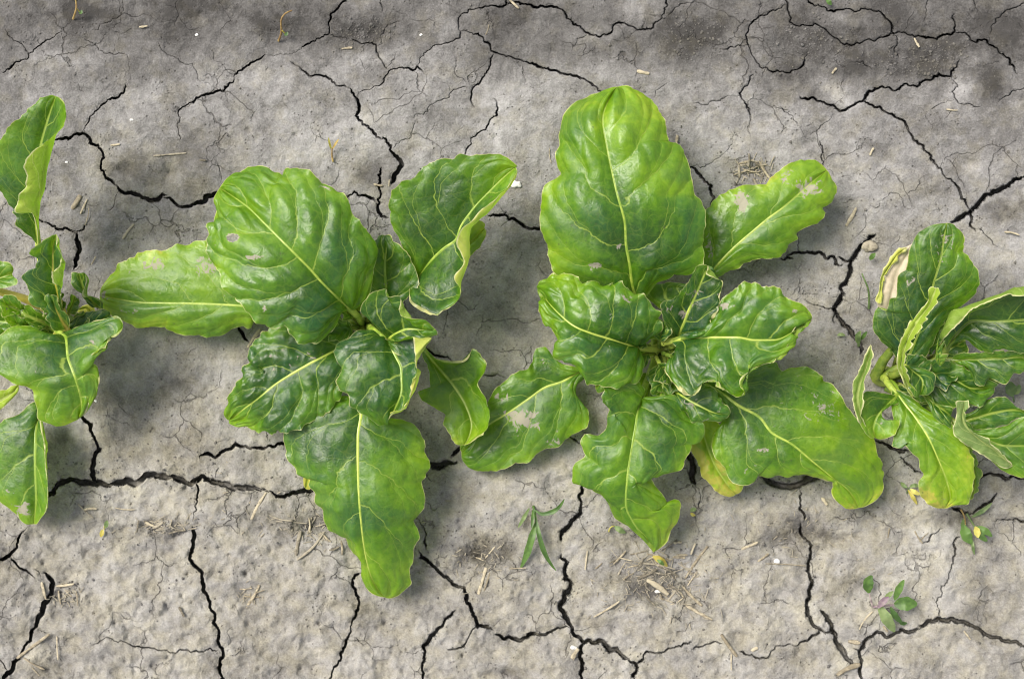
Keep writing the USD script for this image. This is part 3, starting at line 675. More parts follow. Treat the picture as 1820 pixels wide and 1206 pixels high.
leaf(p2, "628,604 596,622 554,644 519,664 489,683 462,705 430,729 407,747", "615,575 575,566 530,566 490,574 476,587 457,602 447,614 441,634 454,638 440,645 430,657 432,669 420,679 415,694 402,709 401,729 404,744",
     "632,640 622,680 604,708 580,732 545,752 520,764 504,766 480,769 467,766 452,768 435,761 417,756 408,751", (3.8, 5.0, 5.0, 3.2), (-0.2, -0.3), crink=0.95, pillow=1.7, tint=0.40, hurt=0.17, spots=[(500, 640, 40, 24, 0.5), (555, 640, 20, 20, 0.5)], stalk=(*C2, 1.6), laterals=6, wave=1.3)
leaf(p2, "642,690 642,733 636,775 636,813 637,866 642,932 649,985 661,1028 684,1061",
     "620,706 589,706 576,711 556,711 536,723 520,735 506,753 505,779 511,813 526,832 530,842 553,846 551,859 561,872 561,892 571,902 579,925 586,939 599,947 613,950 621,972 642,993 643,1012 649,1035 666,1054",
     "665,712 692,745 712,747 732,755 745,770 752,783 755,806 764,823 755,842 747,856 755,889 745,912 733,925 743,952 734,972 733,992 725,1012 728,1032 715,1048 702,1058 690,1062",
     (4.0, 4.9, 4.9, 3.8, 2.0), (-1.0, -1.2), crink=0.22, pillow=1.0, tint=0.52, stalk=(640, 600, 1.6), laterals=5)
leaf(p2, "752,619 782,657 807,687 829,724 838,755 824,791", "750,632 758,648 763,666 765,684 768,693 755,692 743,697 748,709 760,717 780,727 790,737 788,752 797,766 807,784 818,791",
     "757,621 775,637 800,643 824,641 832,635 839,620 852,626 859,636 865,645 865,656 859,669 852,679 855,692 862,702 868,719 870,749 864,764 849,776 834,787", (1.9, 2.4, 2.9, 3.2), (0.3, 1.1), fold_r="757,621 775,637 800,643 824,641 832,635 839,620 852,626 859,636 865,645 862,656 856,669 849,681 852,692 862,703 868,720 870,749 864,764 849,776 834,787", dz=0.5,
     crink=0.2, pillow=0.6, tint=0.55, stalk=(665, 590, 1.3), laterals=4, hurt=0.05, rib=1.5, label="small cupped lower leaf with a bitten left side")
leaf(p2, "688,606 704,592 728,584 752,586 774,585", "676,585 660,570 645,557 644,545 656,527 674,517 690,511 687,523 694,531 704,527 715,528 716,540 706,552 713,562 728,567 753,565 763,575",
     "700,622 720,634 736,634 745,620 762,604 777,594", (5.4, 6.4, 6.8, 7.0), (0.5, 0.2), crink=0.75, pillow=1.2, tint=0.30, hurt=0.14, stalk=(660, 585, 2.2), laterals=4, wave=1.6)
leaf(p2, "676,597 691,611 703,634 713,656 714,690 702,725 686,754", "655,590 640,588 620,602 601,614 594,629 604,654 601,674 604,691 619,699 626,721 639,729 651,734 664,746 677,754",
     "700,606 735,599 770,601 754,627 742,650 748,661 746,686 737,706 723,731 708,735 700,738 692,747", (5.6, 6.4, 6.6, 5.4), (0.2, 0.9),
     fold_r="698,606 722,599 734,600 736,622 737,645 742,664 729,690 730,703 722,730 708,734 700,737 692,746", dz=0.9, crink=0.6, pillow=1.2, tint=0.33, back=0.9, hurt=0.12, stalk=(655, 580, 2.2), laterals=4, wave=1.4)
leaf(p2, "625,552 575,505 545,472 512,439 477,404 439,367 408,345 390,334",
     "645,535 658,500 660,480 672,452 665,430 643,405 625,380 615,355 600,340 580,328 560,318 545,305 528,303 510,303 504,313 490,310 478,303 462,298 448,299 425,306 405,320",
     "605,552 594,570 585,585 570,600 555,609 540,607 525,597 515,580 505,573 498,577 483,582 470,575 455,568 442,555 430,535 422,532 410,522 400,505 396,485 380,470 370,452 369,430 376,418 373,401 380,401 394,410 388,400 384,380 385,355",
     (5.2, 7.6, 8.3, 7.6, 5.8), (-0.8, -0.7), bow=0.7, crink=0.28, pillow=1.5, tint=0.55, hurt=0.08, spots=[(450, 458, 26, 6, 0.8), (385, 435, 12, 10, 0.6), (572, 335, 18, 10, 0.5), (472, 545, 5, 18, 0.75)], holes=[(418, 424, 9.5, 6.5)], stalk=(*C2, 2.0), laterals=6, wave=1.1)
for a in [(612, 575, 150, 70, 46, 3.2, 3.6, 0.2), (655, 590, 250, 50, 34, 3.0, 4.4, 0.22), (650, 570, 70, 56, 40, 3.0, 4.0, 0.25), (662, 592, 330, 56, 34, 2.6, 4.0, 0.3), (625, 590, 200, 60, 40, 2.6, 3.6, 0.2), (640, 565, 110, 44, 26, 2.6, 3.8, 0.3), (640, 580, 185, 54, 40, 3.6, 4.4, 0.18), (636, 572, 140, 40, 30, 3.6, 4.6, 0.16), (650, 572, 40, 44, 34, 3.8, 5.0, 0.22), (655, 582, 15, 60, 34, 3.4, 4.2, 0.45)]:
    heart(p2, *a)
leaf(p2, "560,800 550,840 543,868", "556,810 546,835 538,855", "566,820 556,850 550,870", (1.6, 1.6, 1.2), (0.1, 0.1), tint=0.95, rib=0.7, crink=0.3)

# ---- third plant, right of the middle
C3 = (1172, 622)
p3 = thing("beet_plant", "large beet plant with an upright glossy oval leaf pointing away from the row", "beet plant", BEETS)
crown(p3, *C3, 0.012)
leaf(p3, "1068,648 1028,662 996,679 971,687 934,712 894,739 869,754 839,784 820,803",
     "1050,650 1031,655 1016,652 1001,647 986,637 976,625 966,616 956,617 949,627 946,642 939,656 916,662 900,673 886,686 874,702 862,722 845,750 828,775 817,794",
     "1040,670 1022,688 1022,704 1031,717 1043,729 1046,744 1041,759 1023,769 1013,775 1003,786 991,794 969,799 949,811 939,821 914,822 899,831 869,837 849,837 834,831 822,816",
     (2.0, 2.3, 2.3, 1.8, 1.0), (0.3, -0.3), crink=0.2, pillow=0.8, tint=0.48, hurt=0.16, spots=[(930, 745, 34, 24, 0.85), (905, 735, 34, 10, 0.8), (985, 785, 22, 10, 0.7), (890, 705, 24, 16, 0.6)], stalk=(*C3, 1.0), laterals=6, label="broad low leaf with grey scabs of dried soil")
leaf(p3, "1238,520 1275,471 1308,437 1338,411 1364,389 1390,370 1418,346 1445,322 1470,302",
     "1236,500 1247,476 1247,454 1247,400 1254,376 1273,353 1299,338 1321,330 1359,329 1366,320 1372,314 1394,297 1418,284 1446,285 1459,293",
     "1262,500 1276,491 1303,478 1327,465 1351,459 1370,459 1385,457 1396,448 1403,435 1418,424 1422,411 1437,401 1456,394 1464,381 1465,370 1483,357 1486,340 1481,322",
     (2.6, 3.6, 3.9, 3.0), (-0.4, -0.4), crink=0.2, pillow=0.75, tint=0.56, hurt=0.13, spots=[(1318, 358, 18, 26, 0.85), (1262, 440, 12, 22, 0.7), (1435, 335, 40, 24, 0.62), (1395, 315, 14, 22, 0.6)], stalk=(*C3, 1.4), laterals=5)
leaf(p3, "1140,545 1124,511 1119,472 1112,429 1111,402 1096,342 1089,312 1079,263 1071,213 1080,180 1098,154",
     "1105,540 1060,528 1030,507 1000,492 984,478 975,450 971,429 966,412 964,372 969,336 985,322 999,311 995,296 991,279 997,253 993,239 1002,210 1019,190 1048,173 1073,163 1090,156",
     "1150,522 1169,499 1189,492 1202,482 1215,487 1235,478 1248,462 1249,429 1249,395 1246,362 1233,349 1230,329 1223,296 1213,269 1200,253 1186,251 1185,233 1178,213 1167,193 1149,173 1126,161 1108,154",
     (4.0, 6.5, 7.6, 7.5, 6.1), (-1.4, -0.9), bow=0.8, crink=0.16, pillow=1.2, tint=0.57, spots=[(1100, 437, 12, 8, 0.62), (1060, 470, 14, 10, 0.6)], stalk=(*C3, 1.6), laterals=6, rib=2.1, label="tall glossy oval leaf")
leaf(p3, "1240,735 1250,770 1265,815 1285,850 1308,878", "1228,750 1227,788 1236,812 1244,828 1246,841 1262,860 1286,879 1298,882", "1270,740 1282,780 1292,815 1308,845 1320,861 1317,872", (1.8, 2.2, 2.0, 1.4), (-0.1, 0.2), crink=0.25, tint=0.86, hurt=0.08, stalk=(1190, 650, 0.9), rib=1.2, label="yellowing narrow lower leaf")
leaf(p3, "1236,672 1286,701 1313,721 1350,741 1371,768 1406,788 1448,823 1480,849 1510,873 1526,902",
     "1290,672 1340,655 1376,646 1392,661 1408,654 1427,653 1448,660 1464,674 1477,682 1490,701 1501,719 1514,733 1533,759 1554,780 1557,802 1569,826 1571,852 1565,876 1551,889 1537,899",
     "1262,696 1280,712 1287,740 1284,757 1273,770 1266,791 1270,810 1286,828 1291,839 1302,855 1321,860 1337,856 1347,844 1366,849 1382,844 1398,849 1413,845 1429,840 1451,845 1467,850 1482,855 1483,865 1478,874 1482,884 1493,895 1512,904",
     (2.8, 3.8, 4.0, 3.4, 2.0), (-0.6, -0.4), crink=0.2, pillow=0.8, tint=0.60, hurt=0.14, spots=[(1356, 800, 12, 8, 0.85), (1470, 730, 60, 40, 0.5)], stalk=(*C3, 1.3), laterals=6, rib=2.1)
leaf(p3, "1192,688 1215,705 1245,722 1275,735 1296,738", "1205,686 1240,682 1270,690 1280,702 1288,718 1296,730", "1196,700 1200,716 1222,738 1230,748 1249,751 1264,748 1278,749 1292,742", (3.6, 4.9, 5.2, 5.0), (0.2, 0.0), crink=0.6, tint=0.36, hurt=0.24, spots=[(1225, 715, 26, 16, 0.6)], stalk=(*C3, 1.5), laterals=4)
leaf(p3, "1190,560 1215,530 1240,508", "1170,545 1150,530 1135,520 1150,508 1175,503 1200,502 1218,504", "1205,560 1225,545 1240,525", (2.8, 3.4, 3.6), (0.2, 0.2), crink=0.8, tint=0.28, stalk=(*C3, 1.3), rib=1.2)
leaf(p3, "1200,606 1212,580 1222,556 1238,520 1258,472", "1190,588 1179,566 1175,545 1182,536 1192,532 1200,526 1224,506 1228,486 1238,474 1250,470", "1226,596 1258,588 1266,566 1277,548 1281,525 1284,500 1272,489 1268,478", (4.6, 6.0, 6.8, 7.6), (0.7, 0.3), crink=0.75, pillow=1.2, tint=0.20, hurt=0.25, spots=[(1210, 555, 14, 12, 0.7), (1240, 520, 20, 22, 0.55)], stalk=(1180, 610, 2.0), laterals=5, wave=1.4,
     fold_r="1226,596 1258,588 1266,566 1277,548 1281,525 1282,500 1266,493 1256,486")
leaf(p3, "1135,617 1112,611 1091,604 1054,593 1023,581 997,561 975,538 955,513",
     "1151,607 1158,596 1175,585 1170,576 1171,561 1160,547 1151,533 1137,524 1117,513 1094,501 1080,506 1057,501 1049,504 1037,506 1023,493 1006,493 991,490 971,497 957,506",
     "1142,636 1143,645 1140,661 1126,681 1100,688 1075,686 1054,684 1043,684 1037,670 1033,661 1026,654 1003,644 983,634 984,624 996,619 994,604 989,593 973,584 963,567 963,550 970,533 957,519",
     (4.6, 6.4, 7.0, 6.4, 5.0), (-0.2, -0.3), bow=0.6, crink=0.85, pillow=1.5, tint=0.52, hurt=0.16, spots=[(1085, 560, 8, 12, 0.7), (1110, 530, 20, 16, 0.55)], stalk=(1180, 618, 2.0), laterals=6, wave=1.6)
leaf(p3, "1140,705 1133,730 1128,764 1119,815 1114,857 1112,895 1128,933 1148,955 1161,981",
     "1146,692 1139,684 1131,674 1114,662 1096,663 1074,675 1069,687 1075,692 1066,702 1070,714 1086,720 1084,731 1079,743 1079,755 1073,767 1062,773 1040,772 1034,785 1038,800 1043,809 1025,821 1018,833 1018,855 1040,854 1055,869 1073,881 1081,896 1093,917 1111,930 1132,940 1147,952 1156,971",
     "1150,706 1171,707 1195,702 1212,716 1226,742 1246,752 1251,773 1243,782 1229,786 1226,797 1217,815 1213,830 1189,839 1165,848 1153,840 1146,834 1148,843 1162,860 1174,875 1186,893 1184,900 1207,888 1209,908 1202,925 1189,940 1183,958 1171,973",
     (4.4, 5.3, 5.2, 4.2, 2.6), ((0.2, 0.9, -0.7, -0.8, -0.3), -0.5), bow=0.5, crink=0.35, pillow=1.1, tint=0.52, hurt=0.06, stalk=(1165, 640, 1.8), laterals=6, wave=1.3, label="ragged leaf with deeply torn margins and a pointed tip")
leaf(p3, "1191,606 1226,600 1260,599 1311,599 1340,604 1377,604 1409,590 1443,566",
     "1210,598 1236,592 1254,588 1265,575 1275,555 1283,541 1286,530 1297,521 1311,514 1326,502 1340,503 1354,511 1374,511 1391,519 1400,531 1414,539 1426,543 1437,553",
     "1202,614 1212,622 1204,634 1191,644 1186,659 1194,676 1206,687 1217,696 1230,703 1240,693 1249,681 1260,677 1273,677 1277,687 1289,696 1309,704 1325,701 1322,684 1327,667 1338,657 1354,650 1377,639 1397,624 1409,607 1413,588 1425,579 1441,569",
     (5.0, 6.4, 7.2, 7.2, 7.0), (0.0, 0.2), bow=0.6, crink=0.6, pillow=1.5, tint=0.47, hurt=0.14, spots=[(1292, 545, 14, 8, 0.8), (1412, 555, 8, 6, 0.8)], stalk=(1180, 608, 2.2), laterals=6, wave=1.5,
     fold_r="1202,614 1212,622 1204,634 1191,644 1186,659 1194,676 1206,687 1217,696 1230,701 1243,688 1252,677 1262,675 1273,676 1277,687 1289,696 1309,704 1322,697 1314,682 1318,670 1334,659 1354,650 1377,639 1397,624 1409,607 1411,586 1421,576 1436,570")
for a in [(1172, 625, 60, 60, 46, 3.0, 4.4, 0.18), (1172, 625, 275, 76, 58, 3.0, 4.2, 0.24), (1180, 622, 315, 70, 50, 3.0, 4.2, 0.2), (1170, 620, 200, 60, 44, 2.8, 4.2, 0.16), (1175, 630, 20, 56, 40, 2.8, 4.4, 0.25), (1168, 640, 250, 70, 44, 2.4, 3.4, 0.22), (1176, 618, 110, 56, 36, 2.6, 3.8, 0.24), (1190, 660, 290, 66, 44, 2.4, 3.2, 0.32), (1172, 618, 85, 44, 34, 4.4, 5.4, 0.2), (1166, 634, 300, 50, 38, 4.2, 5.0, 0.22), (1180, 628, 340, 40, 30, 4.6, 5.2, 0.16), (1160, 618, 160, 40, 26, 4.0, 5.0, 0.14), (1182, 650, 265, 54, 40, 3.6, 4.2, 0.26)]:
    heart(p3, *a)
leaf(p3, "1096,668 1075,675 1058,690", "1090,662 1070,668 1058,680", "1092,680 1080,690 1065,696", (2.8, 3.0, 2.8), (0.1, 0.1), tint=0.3, rib=0.7, crink=0.8)
# ---- plant at the left edge
C1 = (112, 575)
p1 = thing("beet_plant", "beet plant at the left edge with a yellow-green folded leaf", "beet plant", BEETS)
crown(p1, *C1, 0.011)
leaf(p1, "68,440 65,405 64,380 62,340 66,290 74,250 84,215 92,190 99,171", "58,424 46,415 33,402 23,379 5,349 -15,310 -14,270 5,243 13,230 33,213 46,196 60,183 71,172 80,173 88,169",
     "70,420 70,395 72,362 82,336 87,296 97,258 101,240 115,223 118,206 113,183 104,173", (3.4, 5.0, 6.4, 7.4), (0.5, 1.6),
     fold_r="66,420 64,395 57,378 46,378 36,380 25,377 25,366 36,346 46,313 43,296 63,266 80,253 99,240 113,224 117,206 113,183 104,173", dz=1.5, crink=0.12, pillow=0.4, tint=0.34, back=0.74, hurt=0.10, stalk=(*C1, 1.4), ribend=0.3, laterals=5)
leaf(p1, "70,735 62,770 62,820 64,880 60,931", "66,712 50,722 30,738 5,748 -20,770 -20,870 5,893 30,915 48,931", "73,738 80,765 85,800 84,830 86,870 84,905 71,922 64,931", (2.0, 2.6, 2.4, 1.6), (-0.2, 0.8),
     fold_r="70,740 73,765 78,790 80,830 84,868 82,905 71,922 64,931", dz=0.5, crink=0.2, pillow=0.6, tint=0.45, hurt=0.10, spots=[(42, 905, 20, 16, 0.85), (15, 875, 14, 12, 0.7)], stalk=(*C1, 0.9), laterals=5, rib=1.4)
leaf(p1, "110,592 50,575 10,572 -30,570", "90,570 60,545 30,540 -20,542", "90,605 50,600 10,602 -25,600", (2.8, 3.4, 3.4), (0.4, 0.4), crink=1.0, pillow=1.4, tint=0.2, stalk=(*C1, 1.3))
leaf(p1, "-40,505 -20,500 5,492 22,486", "-30,470 0,464 15,467 24,477", "-30,515 -5,515 15,510 31,504 31,496 22,491", (4.0, 4.4, 4.4), (0.3, 0.6), crink=0.3, tint=0.36, rib=1.0)
obj("stalk", tube(to_world(np.array([[112, 572], [80, 548], [45, 531], [10, 521], [-30, 510]]), np.array([1.2, 2.4, 3.0, 3.4, 4.0]) * 0.01), np.array([3.0, 2.6, 2.4, 2.3, 2.2]) * 0.001, 8), PETIOLE_Y, p1)
leaf(p1, "114,560 106,535 100,510 94,480 94,450 100,416", "85,548 58,540 49,522 47,507 40,492 50,477 62,472 65,462 55,452 61,447 72,437 87,422 94,417", "110,535 112,502 117,482 118,467 113,455 109,440 105,422",
     (4.2, 5.4, 6.4, 7.2), (0.5, 1.4), fold_r="108,538 106,515 94,502 92,487 107,472 109,450 98,436 101,422", dz=1.0, crink=0.5, pillow=0.8, tint=0.28, hurt=0.1, stalk=(*C1, 1.6), yellow=True, wave=1.5, laterals=5)
leaf(p1, "121,588 108,566 98,545 90,524", "100,588 84,572 79,548 77,532 82,522", "119,566 106,545 104,525 97,519", (3.6, 5.0, 6.0), (0.3, 0.8), crink=0.6, tint=0.24, stalk=(*C1, 1.6), yellow=True, wave=1.6, laterals=4)
leaf(p1, "183,552 166,538 152,522 144,500 140,485", "178,547 168,545 155,535 146,522 132,512 126,497 132,484", "184,538 170,527 157,524 156,510 158,498 150,484", (2.6, 3.2, 3.4, 3.6), (0.1, 0.7), fold_r="182,540 168,530 150,528 146,515 153,500 150,486", dz=0.6, crink=0.2, tint=0.32, rib=0.8)
leaf(p1, "112,588 140,585 170,572 196,560", "130,570 160,556 182,551 194,552", "130,596 160,592 185,580 198,566", (3.0, 3.4, 3.2), (0.2, 0.2), crink=0.4, tint=0.22, stalk=(*C1, 1.2), rib=1.2)
leaf(p1, "104,590 117,600 120,634 128,657 136,679 145,721 137,746", "100,598 80,604 70,598 63,586 42,579 21,582 3,596 -18,612 -20,650 3,668 20,679 50,687 62,703 66,720 66,740 84,752 95,755 112,753",
     "122,588 146,578 181,571 209,563 219,577 209,594 195,601 192,613 178,624 163,640 165,647 174,651 176,679 167,700 157,718 148,734", (3.8, 5.0, 5.6, 5.0, 4.2), (0.3, 0.2), crink=0.3, pillow=0.9, tint=0.48, hurt=0.10, spots=[(170, 610, 16, 12, 0.5)], stalk=(*C1, 1.6), laterals=5, rib=1.9,
     fold_r="122,588 146,578 181,571 209,563 219,577 209,594 195,601 192,613 180,620 160,632 158,645 172,652 176,679 167,700 157,718 148,734", dz=0.5, label="broad green leaf with a bumpy eaten right margin")
leaf(p1, "100,604 108,596 118,590", "88,600 98,590 112,585", "98,608 112,604 120,594", (3.2, 3.4, 3.4), (0.2, 0.2), tint=1.25, crink=0.3, rib=0.6)
leaf(p1, "134,553 152,546 167,562", "140,547 156,542 168,552", "146,556 156,556 163,566", (1.8, 2.0, 1.4), (0.1, 0.1), tint=1.3, crink=0.3, rib=0.5, label="small withered yellow leaf")
leaf(p1, "-20,720 8,708 34,684", "-15,700 10,690 30,682", "-10,735 15,715 34,690", (3.0, 3.2, 3.0), (0.1, 0.1), tint=0.85, under=True, crink=0.2, rib=0.6)
for a in [(105, 580, 165, 70, 40, 3.0, 4.0, 0.2), (112, 575, 120, 60, 36, 3.0, 4.4, 0.2), (104, 586, 195, 60, 30, 2.8, 4.0, 0.24), (118, 580, 30, 40, 22, 2.6, 3.6, 0.3), (70, 580, 175, 60, 34, 3.0, 3.8, 0.22), (100, 575, 95, 60, 38, 3.2, 4.8, 0.16), (60, 560, 160, 66, 40, 3.4, 4.2, 0.18), (90, 595, 215, 56, 34, 3.4, 4.0, 0.22), (115, 568, 60, 44, 26, 2.8, 3.8, 0.3), (40, 592, 190, 60, 36, 2.8, 3.6, 0.2)]:
    heart(p1, *a)

# ---- plant at the right edge
C4 = (1568, 668)
p4 = thing("beet_plant", "dark beet plant at the right edge with rolled pale-backed leaves", "beet plant", BEETS)
crown(p4, *C4, 0.011)
leaf(p4, "1604,655 1625,610 1640,570 1652,535 1660,500 1668,475 1674,450 1678,420 1683,396", "1592,632 1580,616 1562,601 1551,581 1561,546 1575,553 1582,532 1592,529 1597,489 1612,477 1617,442 1624,425 1639,410 1659,399 1674,398",
     "1622,660 1655,615 1672,585 1689,559 1719,534 1734,517 1738,494 1729,470 1719,457 1710,442 1713,422 1704,407 1692,397", (3.4, 5.0, 6.2, 7.0), (-0.2, -0.1), bow=0.4, crink=0.4, pillow=0.9, tint=0.26, hurt=0.14, spots=[(1675, 440, 20, 40, 0.55), (1620, 500, 14, 10, 0.6)], dark=True, stalk=(*C4, 1.4), laterals=6)
leaf(p4, "1559,538 1564,520 1567,497 1582,470 1600,447 1613,440", "1555,534 1561,518 1563,494 1578,466 1598,443", "1564,540 1569,522 1572,499 1586,474 1602,452", (3.8, 4.1, 4.4), (0.1, 0.1), tint=0.9, back=0.95, under=True, rib=0, crink=0.2, pillow=0, label="pale yellow rim left of an eaten leaf")
leaf(p4, "1578,575 1582,540 1590,500 1606,462 1626,430", "1562,560 1560,536 1566,512 1570,494 1584,468 1602,444", "1600,570 1612,530 1622,490 1630,460", (3.0, 3.6, 3.9, 4.1), (-0.1, -0.2), mat=DRY, crink=0.3, pillow=0.6, rib=0, label="dry tan leaf with a pale yellow rim")
obj("stalk", tube(to_world(np.array([[1556, 668], [1570, 640], [1588, 618], [1604, 598], [1612, 585]]), np.array([1.2, 2.4, 3.2, 4.2, 5.0]) * 0.01), np.array([3.6, 3.0, 2.6, 2.2, 1.6]) * 0.001, 8), PETIOLE_D, p4)
leaf(p4, "1610,690 1650,664 1690,672 1730,690 1768,688", "1626,660 1650,640 1690,640 1730,662 1760,676 1772,682", "1630,712 1655,716 1690,726 1715,716 1740,720 1756,708 1764,696", (3.4, 4.0, 4.2, 4.0), (0.3, 0.1), crink=0.6, pillow=1.3, tint=0.30, hurt=0.1, dark=True, stalk=(*C4, 1.2), laterals=5)
leaf(p4, "1640,620 1656,590 1668,560 1672,530", "1628,610 1634,580 1650,545 1664,528", "1655,630 1676,600 1690,570 1686,540", (3.2, 4.0, 4.6), (0.3, 0.3), crink=0.5, tint=0.16, dark=True, stalk=(*C4, 1.4))
leaf(p4, "1690,640 1740,638 1775,637 1813,634 1860,632", "1700,628 1740,625 1780,623 1855,618", "1706,648 1720,652 1730,666 1733,679 1749,686 1755,677 1766,673 1779,680 1787,680 1798,666 1813,662 1850,655", (4.4, 5.2, 5.6), (0.5, -0.1), crink=0.3, tint=0.40, dark=True, stalk=(1590, 668, 1.6), laterals=5, rib=2.0, wave=1.2)
leaf(p4, "1682,622 1700,595 1732,570 1766,572 1812,569 1870,560", "1678,612 1670,600 1676,580 1686,556 1719,541 1744,532 1769,524 1794,513 1812,509 1860,500", "1700,606 1717,603 1740,620 1760,628 1775,622 1787,622 1812,627 1850,625", (4.6, 6.0, 6.8, 6.8), (1.2, -0.3),
     fold_l="1680,612 1676,606 1684,596 1694,586 1708,571 1718,561 1728,550 1749,540 1774,531 1794,524 1812,528 1860,520", dz=1.1, crink=0.3, pillow=0.8, tint=0.22, back=0.55, hurt=0.16, dark=True, stalk=(1590, 665, 1.8), laterals=5, wave=1.4)
leaf(p4, "1665,622 1668,640 1672,650", "1668,600 1664,622 1664,636", "1678,606 1674,630 1682,630", (6.2, 6.0, 5.6), (0.2, 0.2), tint=0.5, crink=0.3, rib=0)
leaf(p4, "1800,828 1770,800 1735,775 1712,745 1714,712", "1786,831 1746,806 1716,790 1694,766 1701,731 1699,714", "1790,815 1766,792 1755,778 1728,763 1716,751 1714,732 1723,722 1722,712", (5.4, 5.8, 6.2, 6.6), (0.2, 0.4), tint=0.34, back=0.12, under=True, rib=0, crink=0.4, hurt=0.18, label="twisted leaf margin showing its pale back")
leaf(p4, "1700,752 1741,775 1790,792 1860,790", "1716,748 1741,764 1787,757 1813,742 1855,732", "1720,780 1750,806 1784,836 1813,847 1855,850", (4.4, 5.0, 5.2, 5.0), (0.2, 0.0), crink=0.25, tint=0.52, hurt=0.1, dark=True, stalk=(1600, 690, 1.2), laterals=5)
leaf(p4, "1690,755 1715,748 1760,735 1800,728 1860,740", "1700,742 1735,726 1746,712 1779,705 1798,715 1813,727 1850,735", "1704,762 1741,764 1787,756 1813,744 1850,752", (3.4, 3.8, 3.8, 3.6), (0.2, 0.1), crink=0.3, tint=0.34, dark=True, stalk=(1600, 690, 1.0), laterals=5)
leaf(p4, "1700,770 1724,812 1732,850 1726,888", "1694,780 1714,820 1722,860 1720,884", "1710,776 1736,815 1741,850 1736,875", (1.6, 2.0, 1.8, 1.4), (0.1, 0.1), tint=0.62, rib=1.0, dark=True, stalk=(1600, 690, 0.8), hurt=0.12)
leaf(p4, "1586,690 1604,712 1634,751 1652,781 1664,808 1682,852 1689,882 1678,903", "1584,705 1586,730 1590,765 1586,792 1596,796 1607,789 1620,804 1633,816 1634,830 1641,844 1632,857 1634,874 1645,890 1664,902",
     "1610,700 1640,722 1668,738 1692,753 1703,775 1719,797 1731,819 1734,844 1727,857 1727,874 1719,893 1692,897 1684,902", (3.4, 4.4, 4.8, 4.4, 3.4), (0.1, 0.1), crink=0.35, pillow=1.0, tint=0.58, hurt=0.12, stalk=(*C4, 1.3), laterals=6)
leaf(p4, "1640,700 1668,722 1690,738", "1648,692 1666,718 1680,720 1695,730", "1648,715 1664,745 1690,760 1694,745", (4.2, 4.8, 4.8), (0.2, 0.2), crink=0.4, tint=0.18, dark=True, stalk=(1600, 690, 1.4), rib=1.1)
leaf(p4, "1594,704 1575,722 1558,742 1552,760 1556,778", "1585,700 1560,697 1541,694 1531,704 1524,722 1526,745 1540,772 1548,778", "1598,714 1590,722 1568,729 1564,742 1574,755 1582,761 1592,748 1599,745 1600,753 1593,766 1582,772 1566,779", (3.8, 4.6, 4.8, 4.4), (0.5, 0.3), crink=0.25, tint=0.58, hurt=0.12, stalk=(*C4, 1.3), laterals=4, label="curled leaf with a torn hole")
leaf(p4, "1540,770 1528,735 1524,710 1528,684 1538,655 1548,612", "1534,762 1519,730 1515,705 1515,682 1526,660 1535,638 1545,616", "1542,764 1531,728 1534,704 1541,668 1551,634 1551,618", (4.8, 5.6, 6.4, 7.0), (0.2, 0.5), tint=0.5, back=0.45, under=True, rib=0, crink=0.3, hurt=0.06)
leaf(p4, "1608,648 1624,660 1640,676 1634,702", "1606,660 1610,680 1620,696 1626,706", "1620,650 1640,655 1656,661 1663,674 1659,688 1646,701", (5.2, 5.8, 5.8, 5.4), (0.2, 0.1), tint=0.26, crink=0.2, rib=1.0, laterals=4)
leaf(p4, "1622,704 1610,680 1601,650 1608,615 1630,572 1652,540 1664,512", "1614,698 1604,672 1595,648 1595,625 1604,596 1616,575 1633,554 1648,531 1649,514 1656,508", "1631,697 1622,682 1613,663 1609,645 1613,624 1619,610 1631,595 1644,570 1652,550 1666,533 1674,518 1668,509",
     (5.6, 6.8, 7.8, 8.6), (0.2, 0.7), tint=0.5, back=0.68, under=True, rib=1.0, crink=0.25, pillow=0.3, wave=1.8, ribend=0.6, label="narrow leaf standing on edge with its bright back showing")
for a in [(1580, 668, 20, 70, 46, 2.8, 3.8, 0.18), (1590, 680, 340, 76, 48, 2.6, 3.4, 0.2), (1585, 672, 300, 60, 36, 2.6, 3.4, 0.22), (1640, 640, 20, 80, 50, 3.0, 3.4, 0.16), (1660, 690, 350, 80, 54, 2.6, 3.0, 0.22), (1600, 660, 60, 60, 36, 2.8, 3.6, 0.16), (1575, 690, 330, 70, 40, 1.8, 2.6, 0.2), (1620, 670, 10, 80, 50, 3.4, 4.2, 0.16), (1650, 655, 350, 90, 56, 3.2, 3.8, 0.2), (1610, 690, 300, 60, 40, 2.4, 3.0, 0.18), (1700, 690, 10, 80, 50, 2.6, 3.4, 0.22), (1590, 650, 75, 60, 36, 2.6, 4.0, 0.14)]:
    heart(p4, *a)
# ------------------------------------------------------------------ straw lying about
def straw_mesh(x1, y1, x2, y2, w, rng, lift=0.0):
    """A split, slightly bent bit of stalk: a flattened tube with ragged ends, lying on the soil."""
    a, b = np.array([x1, y1], float), np.array([x2, y2], float)
    n = 7
    t = np.linspace(0, 1, n)
    d = b - a
    perp = np.array([-d[1], d[0]])
    p = a + d * t[:, None] + perp * (rng.uniform(-0.07, 0.07) * np.sin(np.pi * t))[:, None]
    r = w * 0.43 * MM_PX * 0.001
    z = np.array([soil_z(*q) for q in p])
    z = np.maximum(gaussian_filter1d(z, 2.0), z - 0.0006) + r * 0.25 + lift + np.linspace(0, 1, n) * rng.uniform(0, 0.0012)
    rad = r * (1 + rng.uniform(-0.3, 0.25, n)) * np.where((t == 0) | (t == 1), 0.72, 1.0)
    v, f = tube(to_world(p, z), rad, 7, 0.5)
    v[: 7] += (rng.normal(0, 0.22, (7, 1)) * r) * np.r_[d[0], -d[1], 0] / max(np.linalg.norm(d), 1e-6) * 1.0
    return v, f

